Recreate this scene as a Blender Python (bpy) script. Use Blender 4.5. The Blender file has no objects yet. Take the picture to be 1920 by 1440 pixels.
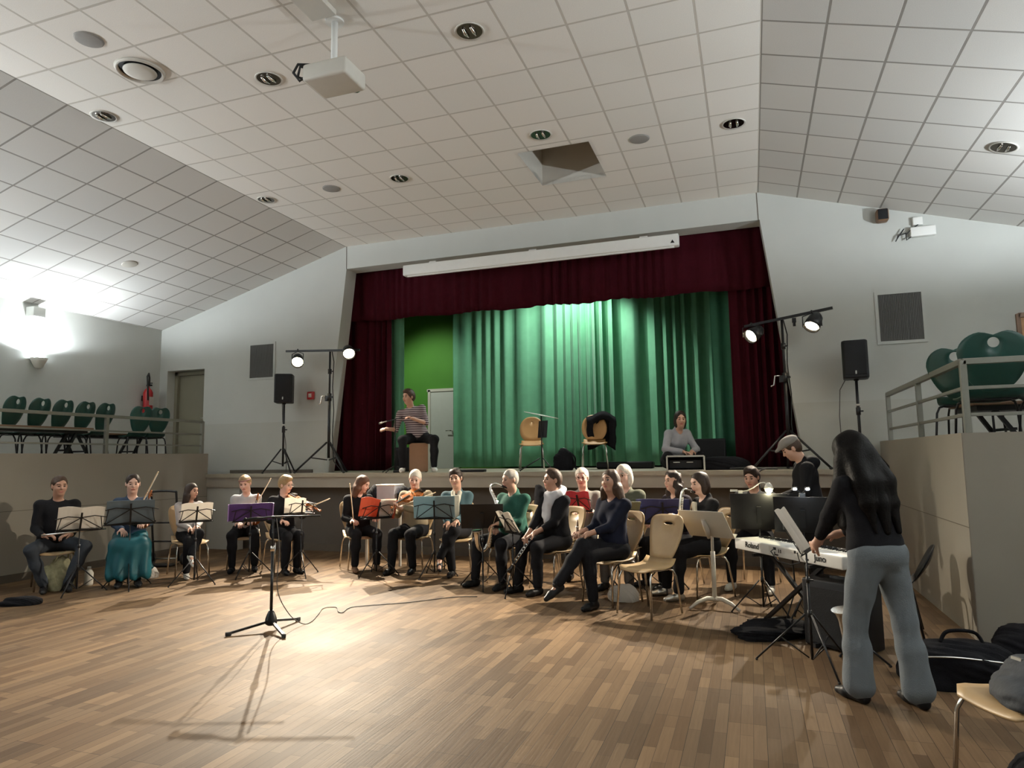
import bpy, bmesh, math, random, zlib
import numpy as np
from mathutils import Vector, Matrix, Euler

random.seed(7)
SC = bpy.context.scene
COL = SC.collection
PI = math.pi

# ------------------------------------------------------------------ camera
FPX = 1286.0

def _cam():
    cx, cy = 960.0, 720.0
    dY = np.array([1411 - cx, 852 - cy, FPX]); dY /= np.linalg.norm(dY)
    dX = -np.array([-2762 - cx, 912 - cy, FPX]); dX -= dY * (dX @ dY); dX /= np.linalg.norm(dX)
    dZ = np.cross(dX, dY)
    R = np.stack([dX, dY, dZ])
    right = R @ np.array([1., 0, 0]); up = R @ np.array([0, -1., 0]); back = R @ np.array([0, 0, -1.])
    m = Matrix(((right[0], up[0], back[0], 0.0), (right[1], up[1], back[1], 0.0),
                (right[2], up[2], back[2], 1.5), (0, 0, 0, 1)))
    cd = bpy.data.cameras.new('camera'); cd.sensor_width = 36.0; cd.sensor_fit = 'HORIZONTAL'
    cd.lens = FPX / 1920.0 * 36.0; cd.clip_start = 0.05; cd.clip_end = 100
    co = bpy.data.objects.new('camera', cd); COL.objects.link(co); co.matrix_world = m
    SC.camera = co
_cam()

# ------------------------------------------------------------------ world and exposure
W = bpy.data.worlds.new('night'); SC.world = W; W.use_nodes = True
W.node_tree.nodes['Background'].inputs[0].default_value = (0.02, 0.025, 0.035, 1)
W.node_tree.nodes['Background'].inputs[1].default_value = 0.3
SC.view_settings.view_transform = 'Standard'; SC.view_settings.look = 'None'
SC.view_settings.gamma = 1.0; SC.view_settings.exposure = 0.35; SC.view_settings.use_curve_mapping = False
SC.cycles.sample_clamp_indirect = 6.0
SC.cycles.max_bounces = 14; SC.cycles.diffuse_bounces = 8
SC.cycles.caustics_reflective = False; SC.cycles.caustics_refractive = False

# light strengths, tuned together
PAR_W = 1800.0
SCONCE_W = 370.0
STAGE_W = 380.0
DOWN_W = 22.0

def light(name, kind, loc, target=None, power=10, color=(1, 1, 1), size=0.1, spot=90, blend=0.5):
    ld = bpy.data.lights.new(name, kind); ld.energy = power; ld.color = color
    if kind == 'SPOT':
        ld.spot_size = math.radians(spot); ld.spot_blend = blend; ld.shadow_soft_size = size
    elif kind == 'AREA':
        ld.shape = 'RECTANGLE'; ld.size = size[0]; ld.size_y = size[1]
    else:
        ld.shadow_soft_size = size
    o = bpy.data.objects.new(name, ld); COL.objects.link(o); o.location = loc
    if target is not None:
        o.rotation_euler = (Vector(target) - Vector(loc)).to_track_quat('-Z', 'Y').to_euler()
    return o

# the tube lamp above the stage, behind the red valance
light('stage_work_lamp', 'SPOT', (-2.95, 12.1, 4.95), (-3.5, 12.75, 2.2), STAGE_W * 0.8, (0.95, 1.0, 0.93), 0.10, 140, 0.5)
light('stage_side_lamp', 'SPOT', (-7.0, 11.9, 4.7), (-6.5, 13.7, 2.6), STAGE_W * 0.36, (0.95, 1.0, 0.85), 0.15, 85, 0.8)

# ------------------------------------------------------------------ helpers
def rotz(a):
    return Matrix.Rotation(a, 4, 'Z')

class MB:
    """collects shapes into one mesh"""
    def __init__(s):
        s.v = []; s.f = []; s.m = []; s.s = []
    def add(s, verts, faces, mi=0, smooth=False, mat=None):
        n = len(s.v)
        if mat is not None:
            verts = [mat @ Vector(p) for p in verts]
        s.v += [tuple(p) for p in verts]
        for f in faces:
            s.f.append([i + n for i in f]); s.m.append(mi); s.s.append(smooth)
        return s
    def box(s, c, size, mi=0, mat=None, rz=0.0, ry=0.0, rx=0.0):
        hx, hy, hz = size[0] / 2, size[1] / 2, size[2] / 2
        M = Matrix.Translation(c) @ Euler((rx, ry, rz)).to_matrix().to_4x4()
        if mat is not None: M = mat @ M
        vs = [M @ Vector((x, y, z)) for z in (-hz, hz) for y in (-hy, hy) for x in (-hx, hx)]
        return s.add(vs, [(0, 2, 3, 1), (4, 5, 7, 6), (0, 1, 5, 4), (2, 6, 7, 3), (0, 4, 6, 2), (1, 3, 7, 5)], mi)
    def rbox(s, c, size, r=0.02, mi=0, mat=None, rz=0.0, ry=0.0, rx=0.0, seg=3):
        bm = bmesh.new(); bmesh.ops.create_cube(bm, size=1.0)
        for v in bm.verts: v.co = Vector((v.co.x * size[0], v.co.y * size[1], v.co.z * size[2]))
        bmesh.ops.bevel(bm, geom=bm.edges[:], offset=min(r, min(size) * 0.49), segments=seg, affect='EDGES', profile=0.5)
        M = Matrix.Translation(c) @ Euler((rx, ry, rz)).to_matrix().to_4x4()
        if mat is not None: M = mat @ M
        bm.verts.index_update()
        vs = [M @ v.co for v in bm.verts]; fs = [[v.index for v in f.verts] for f in bm.faces]
        bm.free()
        return s.add(vs, fs, mi, True)
    def beam(s, a, b, w, h, mi=0, mat=None):
        a = Vector(a); b = Vector(b); d = b - a
        q = d.to_track_quat('X', 'Z').to_matrix().to_4x4()
        M = Matrix.Translation((a + b) / 2) @ q
        if mat is not None: M = mat @ M
        return s.box((0, 0, 0), (d.length, w, h), mi, M)
    def tube(s, pts, r, n=8, mi=0, mat=None, cap=True, closed=False):
        P = [Vector(p) for p in pts]; k = len(P)
        rs = r if isinstance(r, (list, tuple)) else [r] * k
        up = Vector((0, 0, 1)); rings = []; vs = []
        prevx = None
        for i, p in enumerate(P):
            if closed: t = P[(i + 1) % k] - P[i - 1]
            else: t = (P[min(i + 1, k - 1)] - P[max(i - 1, 0)])
            if t.length < 1e-9: t = Vector((0, 0, 1))
            t.normalize()
            if prevx is None:
                x = t.cross(up)
                if x.length < 1e-3: x = t.cross(Vector((1, 0, 0)))
            else:
                x = prevx - t * prevx.dot(t)
                if x.length < 1e-6: x = t.cross(up)
            x.normalize(); y = t.cross(x); prevx = x
            for j in range(n):
                a = 2 * PI * j / n
                vs.append(p + (x * math.cos(a) + y * math.sin(a)) * rs[i])
        fs = []
        rng = k if closed else k - 1
        for i in range(rng):
            i2 = (i + 1) % k
            for j in range(n):
                fs.append((i * n + j, i2 * n + j, i2 * n + (j + 1) % n, i * n + (j + 1) % n))
        s.add(vs, fs, mi, True, mat)
        if cap and not closed:
            n0 = len(s.v) - len(vs)
            s.f.append([n0 + j for j in range(n)]); s.m.append(mi); s.s.append(False)
            s.f.append([n0 + (k - 1) * n + j for j in reversed(range(n))]); s.m.append(mi); s.s.append(False)
        return s
    def cyl(s, a, b, r, n=12, mi=0, mat=None):
        return s.tube([a, b], r, n, mi, mat)
    def lathe(s, prof, n=20, mi=0, mat=None):
        vs = []; fs = []
        for (r, z) in prof:
            for j in range(n):
                a = 2 * PI * j / n; vs.append((r * math.cos(a), r * math.sin(a), z))
        for i in range(len(prof) - 1):
            for j in range(n):
                fs.append((i * n + j, i * n + (j + 1) % n, (i + 1) * n + (j + 1) % n, (i + 1) * n + j))
        s.add(vs, fs, mi, True, mat)
        n0 = len(s.v) - len(vs)
        if prof[0][0] > 1e-4: s.f.append([n0 + j for j in reversed(range(n))]); s.m.append(mi); s.s.append(False)
        if prof[-1][0] > 1e-4: s.f.append([n0 + (len(prof) - 1) * n + j for j in range(n)]); s.m.append(mi); s.s.append(False)
        return s
    def prism(s, poly, z0, z1, mi=0, mat=None):
        n = len(poly)
        vs = [(x, y, z0) for x, y in poly] + [(x, y, z1) for x, y in poly]
        fs = [list(reversed(range(n))), list(range(n, 2 * n))] + [(i, (i + 1) % n, n + (i + 1) % n, n + i) for i in range(n)]
        return s.add(vs, fs, mi, False, mat)
    def ball(s, c, r, n=12, mi=0, mat=None):
        r = r if isinstance(r, (list, tuple)) else (r, r, r)
        vs = []; fs = []; k = max(4, n // 2)
        for i in range(k + 1):
            th = PI * i / k
            for j in range(n):
                ph = 2 * PI * j / n
                vs.append((c[0] + r[0] * math.sin(th) * math.cos(ph), c[1] + r[1] * math.sin(th) * math.sin(ph), c[2] - r[2] * math.cos(th)))
        for i in range(k):
            for j in range(n):
                fs.append((i * n + j, i * n + (j + 1) % n, (i + 1) * n + (j + 1) % n, (i + 1) * n + j))
        return s.add(vs, fs, mi, True, mat)
    def ring(s, outer, inner, thick, fn=None, mi=0, mat=None):
        """flat panel with one hole: outer and inner outlines of equal length in (a, b); fn maps (a, b, t) to a point"""
        n = len(outer); fn = fn or (lambda a, b, t: (a, b, t)); K = 4
        vs = []
        for t in (0, thick):
            for k in range(K + 1):
                w = k / K
                for i in range(n):
                    a = outer[i][0] * (1 - w) + inner[i][0] * w; b = outer[i][1] * (1 - w) + inner[i][1] * w
                    vs.append(fn(a, b, t))
        L = (K + 1) * n; fs = []
        for k in range(K):
            for i in range(n):
                j = (i + 1) % n
                fs.append((k * n + i, (k + 1) * n + i, (k + 1) * n + j, k * n + j))
                fs.append((L + k * n + i, L + k * n + j, L + (k + 1) * n + j, L + (k + 1) * n + i))
        for i in range(n):
            j = (i + 1) % n
            fs.append((i, j, L + j, L + i)); fs.append((K * n + j, K * n + i, L + K * n + i, L + K * n + j))
        return s.add(vs, fs, mi, True, mat)
    def build(s, name, mats, parent=None, bevel=0.0, solid=0.0):
        me = bpy.data.meshes.new(name); me.from_pydata(s.v, [], s.f)
        mats = mats if isinstance(mats, (list, tuple)) else [mats]
        for m in mats: me.materials.append(m)
        me.polygons.foreach_set('material_index', s.m)
        me.polygons.foreach_set('use_smooth', s.s)
        me.update()
        bm = bmesh.new(); bm.from_mesh(me); bmesh.ops.recalc_face_normals(bm, faces=bm.faces[:]); bm.to_mesh(me); bm.free()
        o = bpy.data.objects.new(name, me); COL.objects.link(o)
        if parent is not None: o.parent = parent
        if bevel > 0:
            b = o.modifiers.new('bevel', 'BEVEL'); b.width = bevel; b.segments = 2; b.limit_method = 'ANGLE'
        if solid > 0:
            b = o.modifiers.new('solid', 'SOLIDIFY'); b.thickness = solid; b.offset = 0
        return o

def tag(o, label, cat, group=None):
    o['label'] = label; o['category'] = cat
    if group: o['group'] = group
    return o
def thing(name, label, cat, loc=(0, 0, 0), rz=0.0, group=None):
    o = bpy.data.objects.new(name, None); COL.objects.link(o); o.empty_display_size = 0.1
    o.location = loc; o.rotation_euler = (0, 0, rz)
    return tag(o, label, cat, group)
def struct(o):
    o['kind'] = 'structure'; return o
def dup(root, loc, rz, label, group=None, scale=None):
    r = root.copy(); COL.objects.link(r); r.location = loc; r.rotation_euler = (0, 0, rz); r['label'] = label
    if group: r['group'] = group
    if scale: r.scale = (scale, scale, scale)
    for ch in list(root.children):
        c = ch.copy(); COL.objects.link(c); c.parent = r
        for g in list(ch.children):
            d = g.copy(); COL.objects.link(d); d.parent = c
    return r

# ------------------------------------------------------------------ materials
def M(name, col, rough=0.6, metal=0.0, nscale=12.0, namt=0.12, bump=0.0, bscale=None, spec=0.5, emit=0.0, ecol=None, sheen=0.0, alpha=1.0, trans=0.0):
    m = bpy.data.materials.new(name); m.use_nodes = True; nt = m.node_tree; b = nt.nodes['Principled BSDF']
    b.inputs['Roughness'].default_value = rough; b.inputs['Metallic'].default_value = metal
    b.inputs['Specular IOR Level'].default_value = spec
    if sheen: b.inputs['Sheen Weight'].default_value = sheen; b.inputs['Sheen Roughness'].default_value = 0.5
    if alpha < 1: b.inputs['Alpha'].default_value = alpha
    if trans: b.inputs['Transmission Weight'].default_value = trans
    tc = nt.nodes.new('ShaderNodeTexCoord')
    no = nt.nodes.new('ShaderNodeTexNoise'); no.inputs['Scale'].default_value = nscale; no.inputs['Detail'].default_value = 4
    nt.links.new(tc.outputs['Object'], no.inputs['Vector'])
    mx = nt.nodes.new('ShaderNodeMix'); mx.data_type = 'RGBA'
    mx.inputs[6].default_value = tuple(c * (1 - namt) for c in col[:3]) + (1,)
    mx.inputs[7].default_value = tuple(min(1, c * (1 + namt)) for c in col[:3]) + (1,)
    nt.links.new(no.outputs['Fac'], mx.inputs[0]); nt.links.new(mx.outputs[2], b.inputs['Base Color'])
    if bump:
        n2 = nt.nodes.new('ShaderNodeTexNoise'); n2.inputs['Scale'].default_value = bscale or nscale * 4; n2.inputs['Detail'].default_value = 3
        nt.links.new(tc.outputs['Object'], n2.inputs['Vector'])
        bp = nt.nodes.new('ShaderNodeBump'); bp.inputs['Strength'].default_value = bump; bp.inputs['Distance'].default_value = 0.01
        nt.links.new(n2.outputs['Fac'], bp.inputs['Height']); nt.links.new(bp.outputs['Normal'], b.inputs['Normal'])
    if emit:
        b.inputs['Emission Color'].default_value = tuple(ecol or col) + (1,); b.inputs['Emission Strength'].default_value = emit
    return m

def tile_mat(name, c1, c2, gap, size, off, mortar=0.012, rough=0.85, gaprough=0.6):
    m = bpy.data.materials.new(name); m.use_nodes = True; nt = m.node_tree; b = nt.nodes['Principled BSDF']
    tc = nt.nodes.new('ShaderNodeTexCoord'); mp = nt.nodes.new('ShaderNodeMapping'); mp.inputs['Location'].default_value = (off[0], off[1], 0)
    nt.links.new(tc.outputs['Object'], mp.inputs['Vector'])
    br = nt.nodes.new('ShaderNodeTexBrick'); br.offset = 0.0; br.squash = 1.0
    br.inputs['Scale'].default_value = 1.0; br.inputs['Brick Width'].default_value = size; br.inputs['Row Height'].default_value = size
    br.inputs['Mortar Size'].default_value = mortar; br.inputs['Mortar Smooth'].default_value = 0.15
    br.inputs['Color1'].default_value = c1 + (1,); br.inputs['Color2'].default_value = c2 + (1,); br.inputs['Mortar'].default_value = gap + (1,)
    nt.links.new(mp.outputs[0], br.inputs['Vector'])
    no = nt.nodes.new('ShaderNodeTexNoise'); no.inputs['Scale'].default_value = 160; nt.links.new(tc.outputs['Object'], no.inputs['Vector'])
    mx = nt.nodes.new('ShaderNodeMix'); mx.data_type = 'RGBA'; mx.blend_type = 'MULTIPLY'; mx.inputs[0].default_value = 0.25
    nt.links.new(br.outputs['Color'], mx.inputs[6]); nt.links.new(no.outputs['Fac'], mx.inputs[7])
    nt.links.new(mx.outputs[2], b.inputs['Base Color'])
    bp = nt.nodes.new('ShaderNodeBump'); bp.invert = True; bp.inputs['Strength'].default_value = 0.5; bp.inputs['Distance'].default_value = 0.01
    nt.links.new(br.outputs['Fac'], bp.inputs['Height']); nt.links.new(bp.outputs['Normal'], b.inputs['Normal'])
    b.inputs['Roughness'].default_value = rough
    return m

def parquet_mat():
    m = bpy.data.materials.new('parquet'); m.use_nodes = True; nt = m.node_tree; b = nt.nodes['Principled BSDF']
    L = nt.links.new
    tc = nt.nodes.new('ShaderNodeTexCoord'); sx = nt.nodes.new('ShaderNodeSeparateXYZ'); cb = nt.nodes.new('ShaderNodeCombineXYZ')
    L(tc.outputs['Object'], sx.inputs[0]); L(sx.outputs['Y'], cb.inputs['X']); L(sx.outputs['X'], cb.inputs['Y'])
    def brick(bw, rh, off, c1, c2, mort):
        br = nt.nodes.new('ShaderNodeTexBrick'); br.offset = off; br.offset_frequency = 2
        br.inputs['Scale'].default_value = 1.0; br.inputs['Brick Width'].default_value = bw; br.inputs['Row Height'].default_value = rh
        br.inputs['Mortar Size'].default_value = mort; br.inputs['Mortar Smooth'].default_value = 0.3
        br.inputs['Color1'].default_value = c1; br.inputs['Color2'].default_value = c2; br.inputs['Mortar'].default_value = (0.05, 0.032, 0.02, 1)
        L(cb.outputs[0], br.inputs['Vector']); return br
    b1 = brick(0.47, 0.068, 0.37, (0.185, 0.122, 0.071, 1), (0.098, 0.060, 0.033, 1), 0.0013)
    b2 = brick(1.41, 0.204, 0.61, (0.75, 0.75, 0.75, 1), (1.2, 1.16, 1.08, 1), 0.0016)
    mx = nt.nodes.new('ShaderNodeMix'); mx.data_type = 'RGBA'; mx.blend_type = 'MULTIPLY'; mx.inputs[0].default_value = 0.8
    L(b1.outputs['Color'], mx.inputs[6]); L(b2.outputs['Color'], mx.inputs[7])
    mp = nt.nodes.new('ShaderNodeMapping'); mp.inputs['Scale'].default_value = (2.5, 45, 1); L(cb.outputs[0], mp.inputs['Vector'])
    no = nt.nodes.new('ShaderNodeTexNoise'); no.inputs['Scale'].default_value = 1.4; no.inputs['Detail'].default_value = 6; L(mp.outputs[0], no.inputs['Vector'])
    rp = nt.nodes.new('ShaderNodeMapRange'); rp.inputs[3].default_value = 0.72; rp.inputs[4].default_value = 1.2; L(no.outputs['Fac'], rp.inputs[0])
    m2 = nt.nodes.new('ShaderNodeMix'); m2.data_type = 'RGBA'; m2.blend_type = 'MULTIPLY'; m2.inputs[0].default_value = 0.8
    L(mx.outputs[2], m2.inputs[6]); L(rp.outputs[0], m2.inputs[7]); L(m2.outputs[2], b.inputs['Base Color'])
    n3 = nt.nodes.new('ShaderNodeTexNoise'); n3.inputs['Scale'].default_value = 1.1; n3.inputs['Detail'].default_value = 5; L(tc.outputs['Object'], n3.inputs['Vector'])
    r3 = nt.nodes.new('ShaderNodeMapRange'); r3.inputs[3].default_value = 0.50; r3.inputs[4].default_value = 0.72; L(n3.outputs['Fac'], r3.inputs[0]); L(r3.outputs[0], b.inputs['Roughness'])
    b.inputs['Specular IOR Level'].default_value = 0.13
    bp = nt.nodes.new('ShaderNodeBump'); bp.inputs['Strength'].default_value = 0.45; bp.inputs['Distance'].default_value = 0.004
    ad = nt.nodes.new('ShaderNodeMath'); ad.operation = 'SUBTRACT'; L(no.outputs['Fac'], ad.inputs[0]); L(b1.outputs['Fac'], ad.inputs[1]); L(ad.outputs[0], bp.inputs['Height'])
    L(bp.outputs['Normal'], b.inputs['Normal'])
    return m

def TL(name, col, amt=0.45, rough=0.8):
    """paper or thin plastic that lets some light through"""
    m = M(name, col, rough, nscale=30, namt=0.05); nt = m.node_tree; b = nt.nodes['Principled BSDF']
    t = nt.nodes.new('ShaderNodeBsdfTranslucent'); t.inputs[0].default_value = tuple(col) + (1,)
    x = nt.nodes.new('ShaderNodeMixShader'); x.inputs[0].default_value = amt
    nt.links.new(b.outputs[0], x.inputs[1]); nt.links.new(t.outputs[0], x.inputs[2]); nt.links.new(x.outputs[0], nt.nodes['Material Output'].inputs[0])
    return m

mt = {}
mt['parquet'] = parquet_mat()
mt['wall'] = M('cream_paint', (0.49, 0.50, 0.47), 0.8, nscale=2.5, namt=0.05, bump=0.12, bscale=220)
mt['wall_grey'] = M('grey_paint', (0.45, 0.45, 0.41), 0.7, nscale=2.5, namt=0.06, bump=0.12, bscale=220)
mt['parapet'] = M('beige_paint', (0.295, 0.268, 0.225), 0.75, nscale=2.0, namt=0.07, bump=0.12, bscale=200)
mt['skirting'] = M('skirting_brown', (0.10, 0.08, 0.06), 0.6)
mt['stage_wood'] = M('stage_boards', (0.36, 0.32, 0.25), 0.6, nscale=6, namt=0.15)
mt['fascia'] = M('fascia_paint', (0.34, 0.305, 0.255), 0.7, nscale=4, namt=0.08)
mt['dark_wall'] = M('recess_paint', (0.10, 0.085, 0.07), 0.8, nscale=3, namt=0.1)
mt['stage_black'] = M('stage_black', (0.012, 0.012, 0.012), 0.9)
mt['green_wall'] = M('green_wall_paint', (0.07, 0.25, 0.025), 0.75, nscale=3, namt=0.1)
mt['door'] = M('olive_door', (0.20, 0.185, 0.13), 0.55, nscale=3, namt=0.06)
mt['white_door'] = M('pale_door', (0.55, 0.58, 0.55), 0.5, namt=0.04)
mt['red'] = M('crimson_velvet', (0.040, 0.003, 0.007), 0.9, nscale=9, namt=0.3, spec=0.1)
mt['green'] = M('green_cotton', (0.085, 0.27, 0.15), 0.75, nscale=7, namt=0.14, sheen=0.1)
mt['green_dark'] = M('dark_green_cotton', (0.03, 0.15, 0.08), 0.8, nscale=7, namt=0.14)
mt['black'] = M('black_plastic', (0.009, 0.009, 0.010), 0.45, spec=0.25)
mt['black_metal'] = M('black_metal', (0.012, 0.012, 0.013), 0.4, 0.0, spec=0.35)
mt['grille'] = M('speaker_grille', (0.010, 0.010, 0.011), 0.6, bump=0.4, bscale=300, spec=0.2)
mt['black_cloth'] = M('black_cloth', (0.008, 0.008, 0.010), 0.9, spec=0.15, nscale=25, namt=0.3, bump=0.3, bscale=120)
mt['steel'] = M('brushed_steel', (0.55, 0.54, 0.50), 0.3, 0.9)
mt['chrome'] = M('chrome', (0.72, 0.70, 0.66), 0.16, 1.0, namt=0.03)
mt['rail'] = M('grey_rail', (0.22, 0.22, 0.19), 0.4, 0.2)
mt['white'] = M('white_plastic', (0.75, 0.75, 0.72), 0.45, namt=0.04)
mt['offwhite'] = M('offwhite_metal', (0.62, 0.60, 0.54), 0.5, namt=0.05)
mt['wood'] = M('beech_ply', (0.50, 0.35, 0.19), 0.42, nscale=9, namt=0.16)
mt['wood_orange'] = M('orange_beech', (0.48, 0.27, 0.10), 0.45, nscale=9, namt=0.14)
mt['wood_dark'] = M('brown_wood', (0.17, 0.095, 0.05), 0.5, nscale=9, namt=0.25)
mt['violin'] = M('violin_varnish', (0.30, 0.095, 0.025), 0.25, nscale=9, namt=0.25)
mt['green_shell'] = M('bottle_green_plastic', (0.012, 0.062, 0.050), 0.4, nscale=5, namt=0.1)
mt['brass'] = M('pale_brass', (0.75, 0.62, 0.38), 0.22, 1.0, namt=0.05)
mt['silver'] = M('silver_plate', (0.85, 0.84, 0.80), 0.18, 1.0, namt=0.03)
mt['grenadilla'] = M('grenadilla', (0.015, 0.012, 0.010), 0.25)
mt['paper'] = TL('sheet_paper', (0.74, 0.71, 0.66), 0.4)
mt['redplastic'] = M('red_enamel', (0.40, 0.018, 0.02), 0.35)
mt['vent'] = M('vent_slats', (0.075, 0.072, 0.065), 0.6)
mt['reflector'] = M('downlight_reflector', (0.15, 0.13, 0.11), 0.22, 1.0)
mt['ceil_white'] = M('ceiling_enamel', (0.55, 0.52, 0.46), 0.6, namt=0.04)
mt['disc'] = M('ceiling_speaker_mesh', (0.28, 0.265, 0.245), 0.8, bump=0.3, bscale=300)
mt['lens_warm'] = M('lamp_lens_warm', (1, 0.86, 0.62), 0.4, emit=60.0, ecol=(1.0, 0.80, 0.50))
mt['lens_clip'] = M('clip_lamp_bulb', (1, 0.9, 0.6), 0.4, emit=45.0, ecol=(1.0, 0.88, 0.50))
mt['lens_led'] = M('led_bulb', (0.85, 0.95, 1), 0.4, emit=25.0, ecol=(0.85, 0.95, 1.0))
mt['sconce_glow'] = M('sconce_tube', (0.9, 0.97, 1), 0.4, emit=30.0, ecol=(0.85, 0.95, 1.0))
mt['rubber'] = M('rubber', (0.02, 0.02, 0.02), 0.8)
mt['cable_grey'] = M('cable_jacket', (0.06, 0.055, 0.05), 0.6)
mt['skylight'] = M('skylight_dome', (0.25, 0.23, 0.2), 0.5)
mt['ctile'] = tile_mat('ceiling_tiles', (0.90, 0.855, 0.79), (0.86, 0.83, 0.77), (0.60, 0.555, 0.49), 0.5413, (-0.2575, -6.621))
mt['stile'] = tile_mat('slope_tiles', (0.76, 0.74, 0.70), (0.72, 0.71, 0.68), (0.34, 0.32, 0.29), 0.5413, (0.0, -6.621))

# ------------------------------------------------------------------ room shell
YW = 10.3; ZC = 5.294; XL = -6.674; XR = 0.2575; SL = 0.29
XWL = -10.85; XWR = 4.41; YR = -6.0; ZS = 1.29; YE = 9.7
PXL = -9.1; PXR = 1.62; PYR = 6.5; ZP = 1.65; ZG = 1.5
def zceil(x):
    if x < XL: return ZC - SL * (XL - x)
    if x > XR: return ZC - SL * (x - XR)
    return ZC
def jl(z): return -6.663 - (4.884 - z) * 0.114
def jr(z): return 0.263 + (4.884 - z) * 0.116

def xz(mb, poly, y0, y1, mi=0):
    n = len(poly)
    vs = [(x, y0, z) for x, z in poly] + [(x, y1, z) for x, z in poly]
    fs = [list(range(n)), list(reversed(range(n, 2 * n)))] + [(i, n + i, n + (i + 1) % n, (i + 1) % n) for i in range(n)]
    mb.add(vs, fs, mi)

mb = MB(); mb.box((-3.2, (YR + 10.6) / 2, -0.1), (16.0, 10.6 - YR + 0.4, 0.2)); struct(mb.build('floor', mt['parquet']))

# stage wall with the splayed proscenium opening and the gallery door recess
mb = MB(); ZL = 2.204
DX0, DX1, DZ = -10.66, -9.76, 3.27
xz(mb, [(XWL, 0), (DX0, 0), (DX0, ZL), (XWL, ZL)], YW, YW + 0.32, 1)
xz(mb, [(XWL, ZL), (DX0, ZL), (DX0, zceil(DX0)), (XWL, zceil(XWL))], YW, YW + 0.32, 0)
xz(mb, [(DX0, 0), (DX1, 0), (DX1, 1.45), (DX0, 1.45)], YW, YW + 0.32, 1)
xz(mb, [(DX0, DZ), (DX1, DZ), (DX1, zceil(DX1)), (DX0, zceil(DX0))], YW, YW + 0.32, 0)
xz(mb, [(DX1, 0), (jl(0), 0), (jl(ZL), ZL), (DX1, ZL)], YW, YW + 0.32, 1)
xz(mb, [(DX1, ZL), (jl(ZL), ZL), (jl(4.884), 4.884), (XL, ZC), (DX1, zceil(DX1))], YW, YW + 0.32, 0)
xz(mb, [(jl(4.884), 4.884), (jr(4.884), 4.884), (XR, ZC), (XL, ZC)], YW, YW + 0.32, 0)
xz(mb, [(jr(ZL), ZL), (XWR, ZL), (XWR, zceil(XWR)), (XR, ZC), (jr(4.884), 4.884)], YW, YW + 0.32, 0)
xz(mb, [(jr(0), 0), (XWR, 0), (XWR, ZL), (jr(ZL), ZL)], YW, YW + 0.32, 1)
mb.beam((XL + 0.01, YW - 0.001, ZC), (XL + 0.012, YW - 0.001, 4.884), 0.004, 0.012, 2)
mb.beam((XR - 0.02, YW - 0.001, ZC), (XR - 0.012, YW - 0.001, 4.884), 0.004, 0.012, 2)
struct(mb.build('wall_back', [mt['wall'], mt['wall_grey'], mt['skirting']]))

mb = MB(); mb.box((XWL - 0.1, (YR + YW) / 2, 2.1), (0.2, YW - YR + 0.64, 4.4)); struct(mb.build('wall_left', mt['wall']))
mb = MB(); mb.box((XWR + 0.1, (YR + YW) / 2, 2.1), (0.2, YW - YR + 0.64, 4.4)); struct(mb.build('wall_right', mt['wall']))
mb = MB(); xz(mb, [(XWL, 0), (XWR, 0), (XWR, zceil(XWR)), (XR, ZC), (XL, ZC), (XWL, zceil(XWL))], YR - 0.2, YR); struct(mb.build('wall_front', mt['wall']))

# ceiling: flat middle with a skylight well, and the two slopes
KX0, KX1, KY0, KY1 = -2.60, -1.69, 7.82, 8.92
mb = MB()
for x0, x1, y0, y1 in ((XL, KX0, YR, YW), (KX1, XR, YR, YW), (KX0, KX1, YR, KY0), (KX0, KX1, KY1, YW)):
    mb.box(((x0 + x1) / 2, (y0 + y1) / 2, ZC + 0.03), (x1 - x0, y1 - y0, 0.06))
struct(mb.build('ceiling', mt['ctile']))
mb = MB(); d = 0.62
mb.box((KX0 - 0.02, (KY0 + KY1) / 2, ZC + d / 2), (0.04, KY1 - KY0 + 0.08, d)); mb.box((KX1 + 0.02, (KY0 + KY1) / 2, ZC + d / 2), (0.04, KY1 - KY0 + 0.08, d))
mb.box(((KX0 + KX1) / 2, KY0 - 0.02, ZC + d / 2), (KX1 - KX0, 0.04, d)); mb.box(((KX0 + KX1) / 2, KY1 + 0.02, ZC + d / 2), (KX1 - KX0, 0.04, d))
t = struct(mb.build('trim_1', mt['ceil_white']))
mb = MB(); mb.box(((KX0 + KX1) / 2, (KY0 + KY1) / 2, ZC + d + 0.01), (KX1 - KX0 + 0.1, KY1 - KY0 + 0.1, 0.03)); w = struct(mb.build('window_1', mt['skylight']))
ang = math.atan(SL)
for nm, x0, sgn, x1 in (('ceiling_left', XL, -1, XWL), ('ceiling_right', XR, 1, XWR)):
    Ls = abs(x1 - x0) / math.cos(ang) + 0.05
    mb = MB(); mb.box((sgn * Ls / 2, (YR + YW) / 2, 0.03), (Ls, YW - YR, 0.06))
    o = struct(mb.build(nm, mt['stile'])); o.location = (x0, 0, ZC); o.rotation_euler = (0, sgn * ang, 0)

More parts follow.
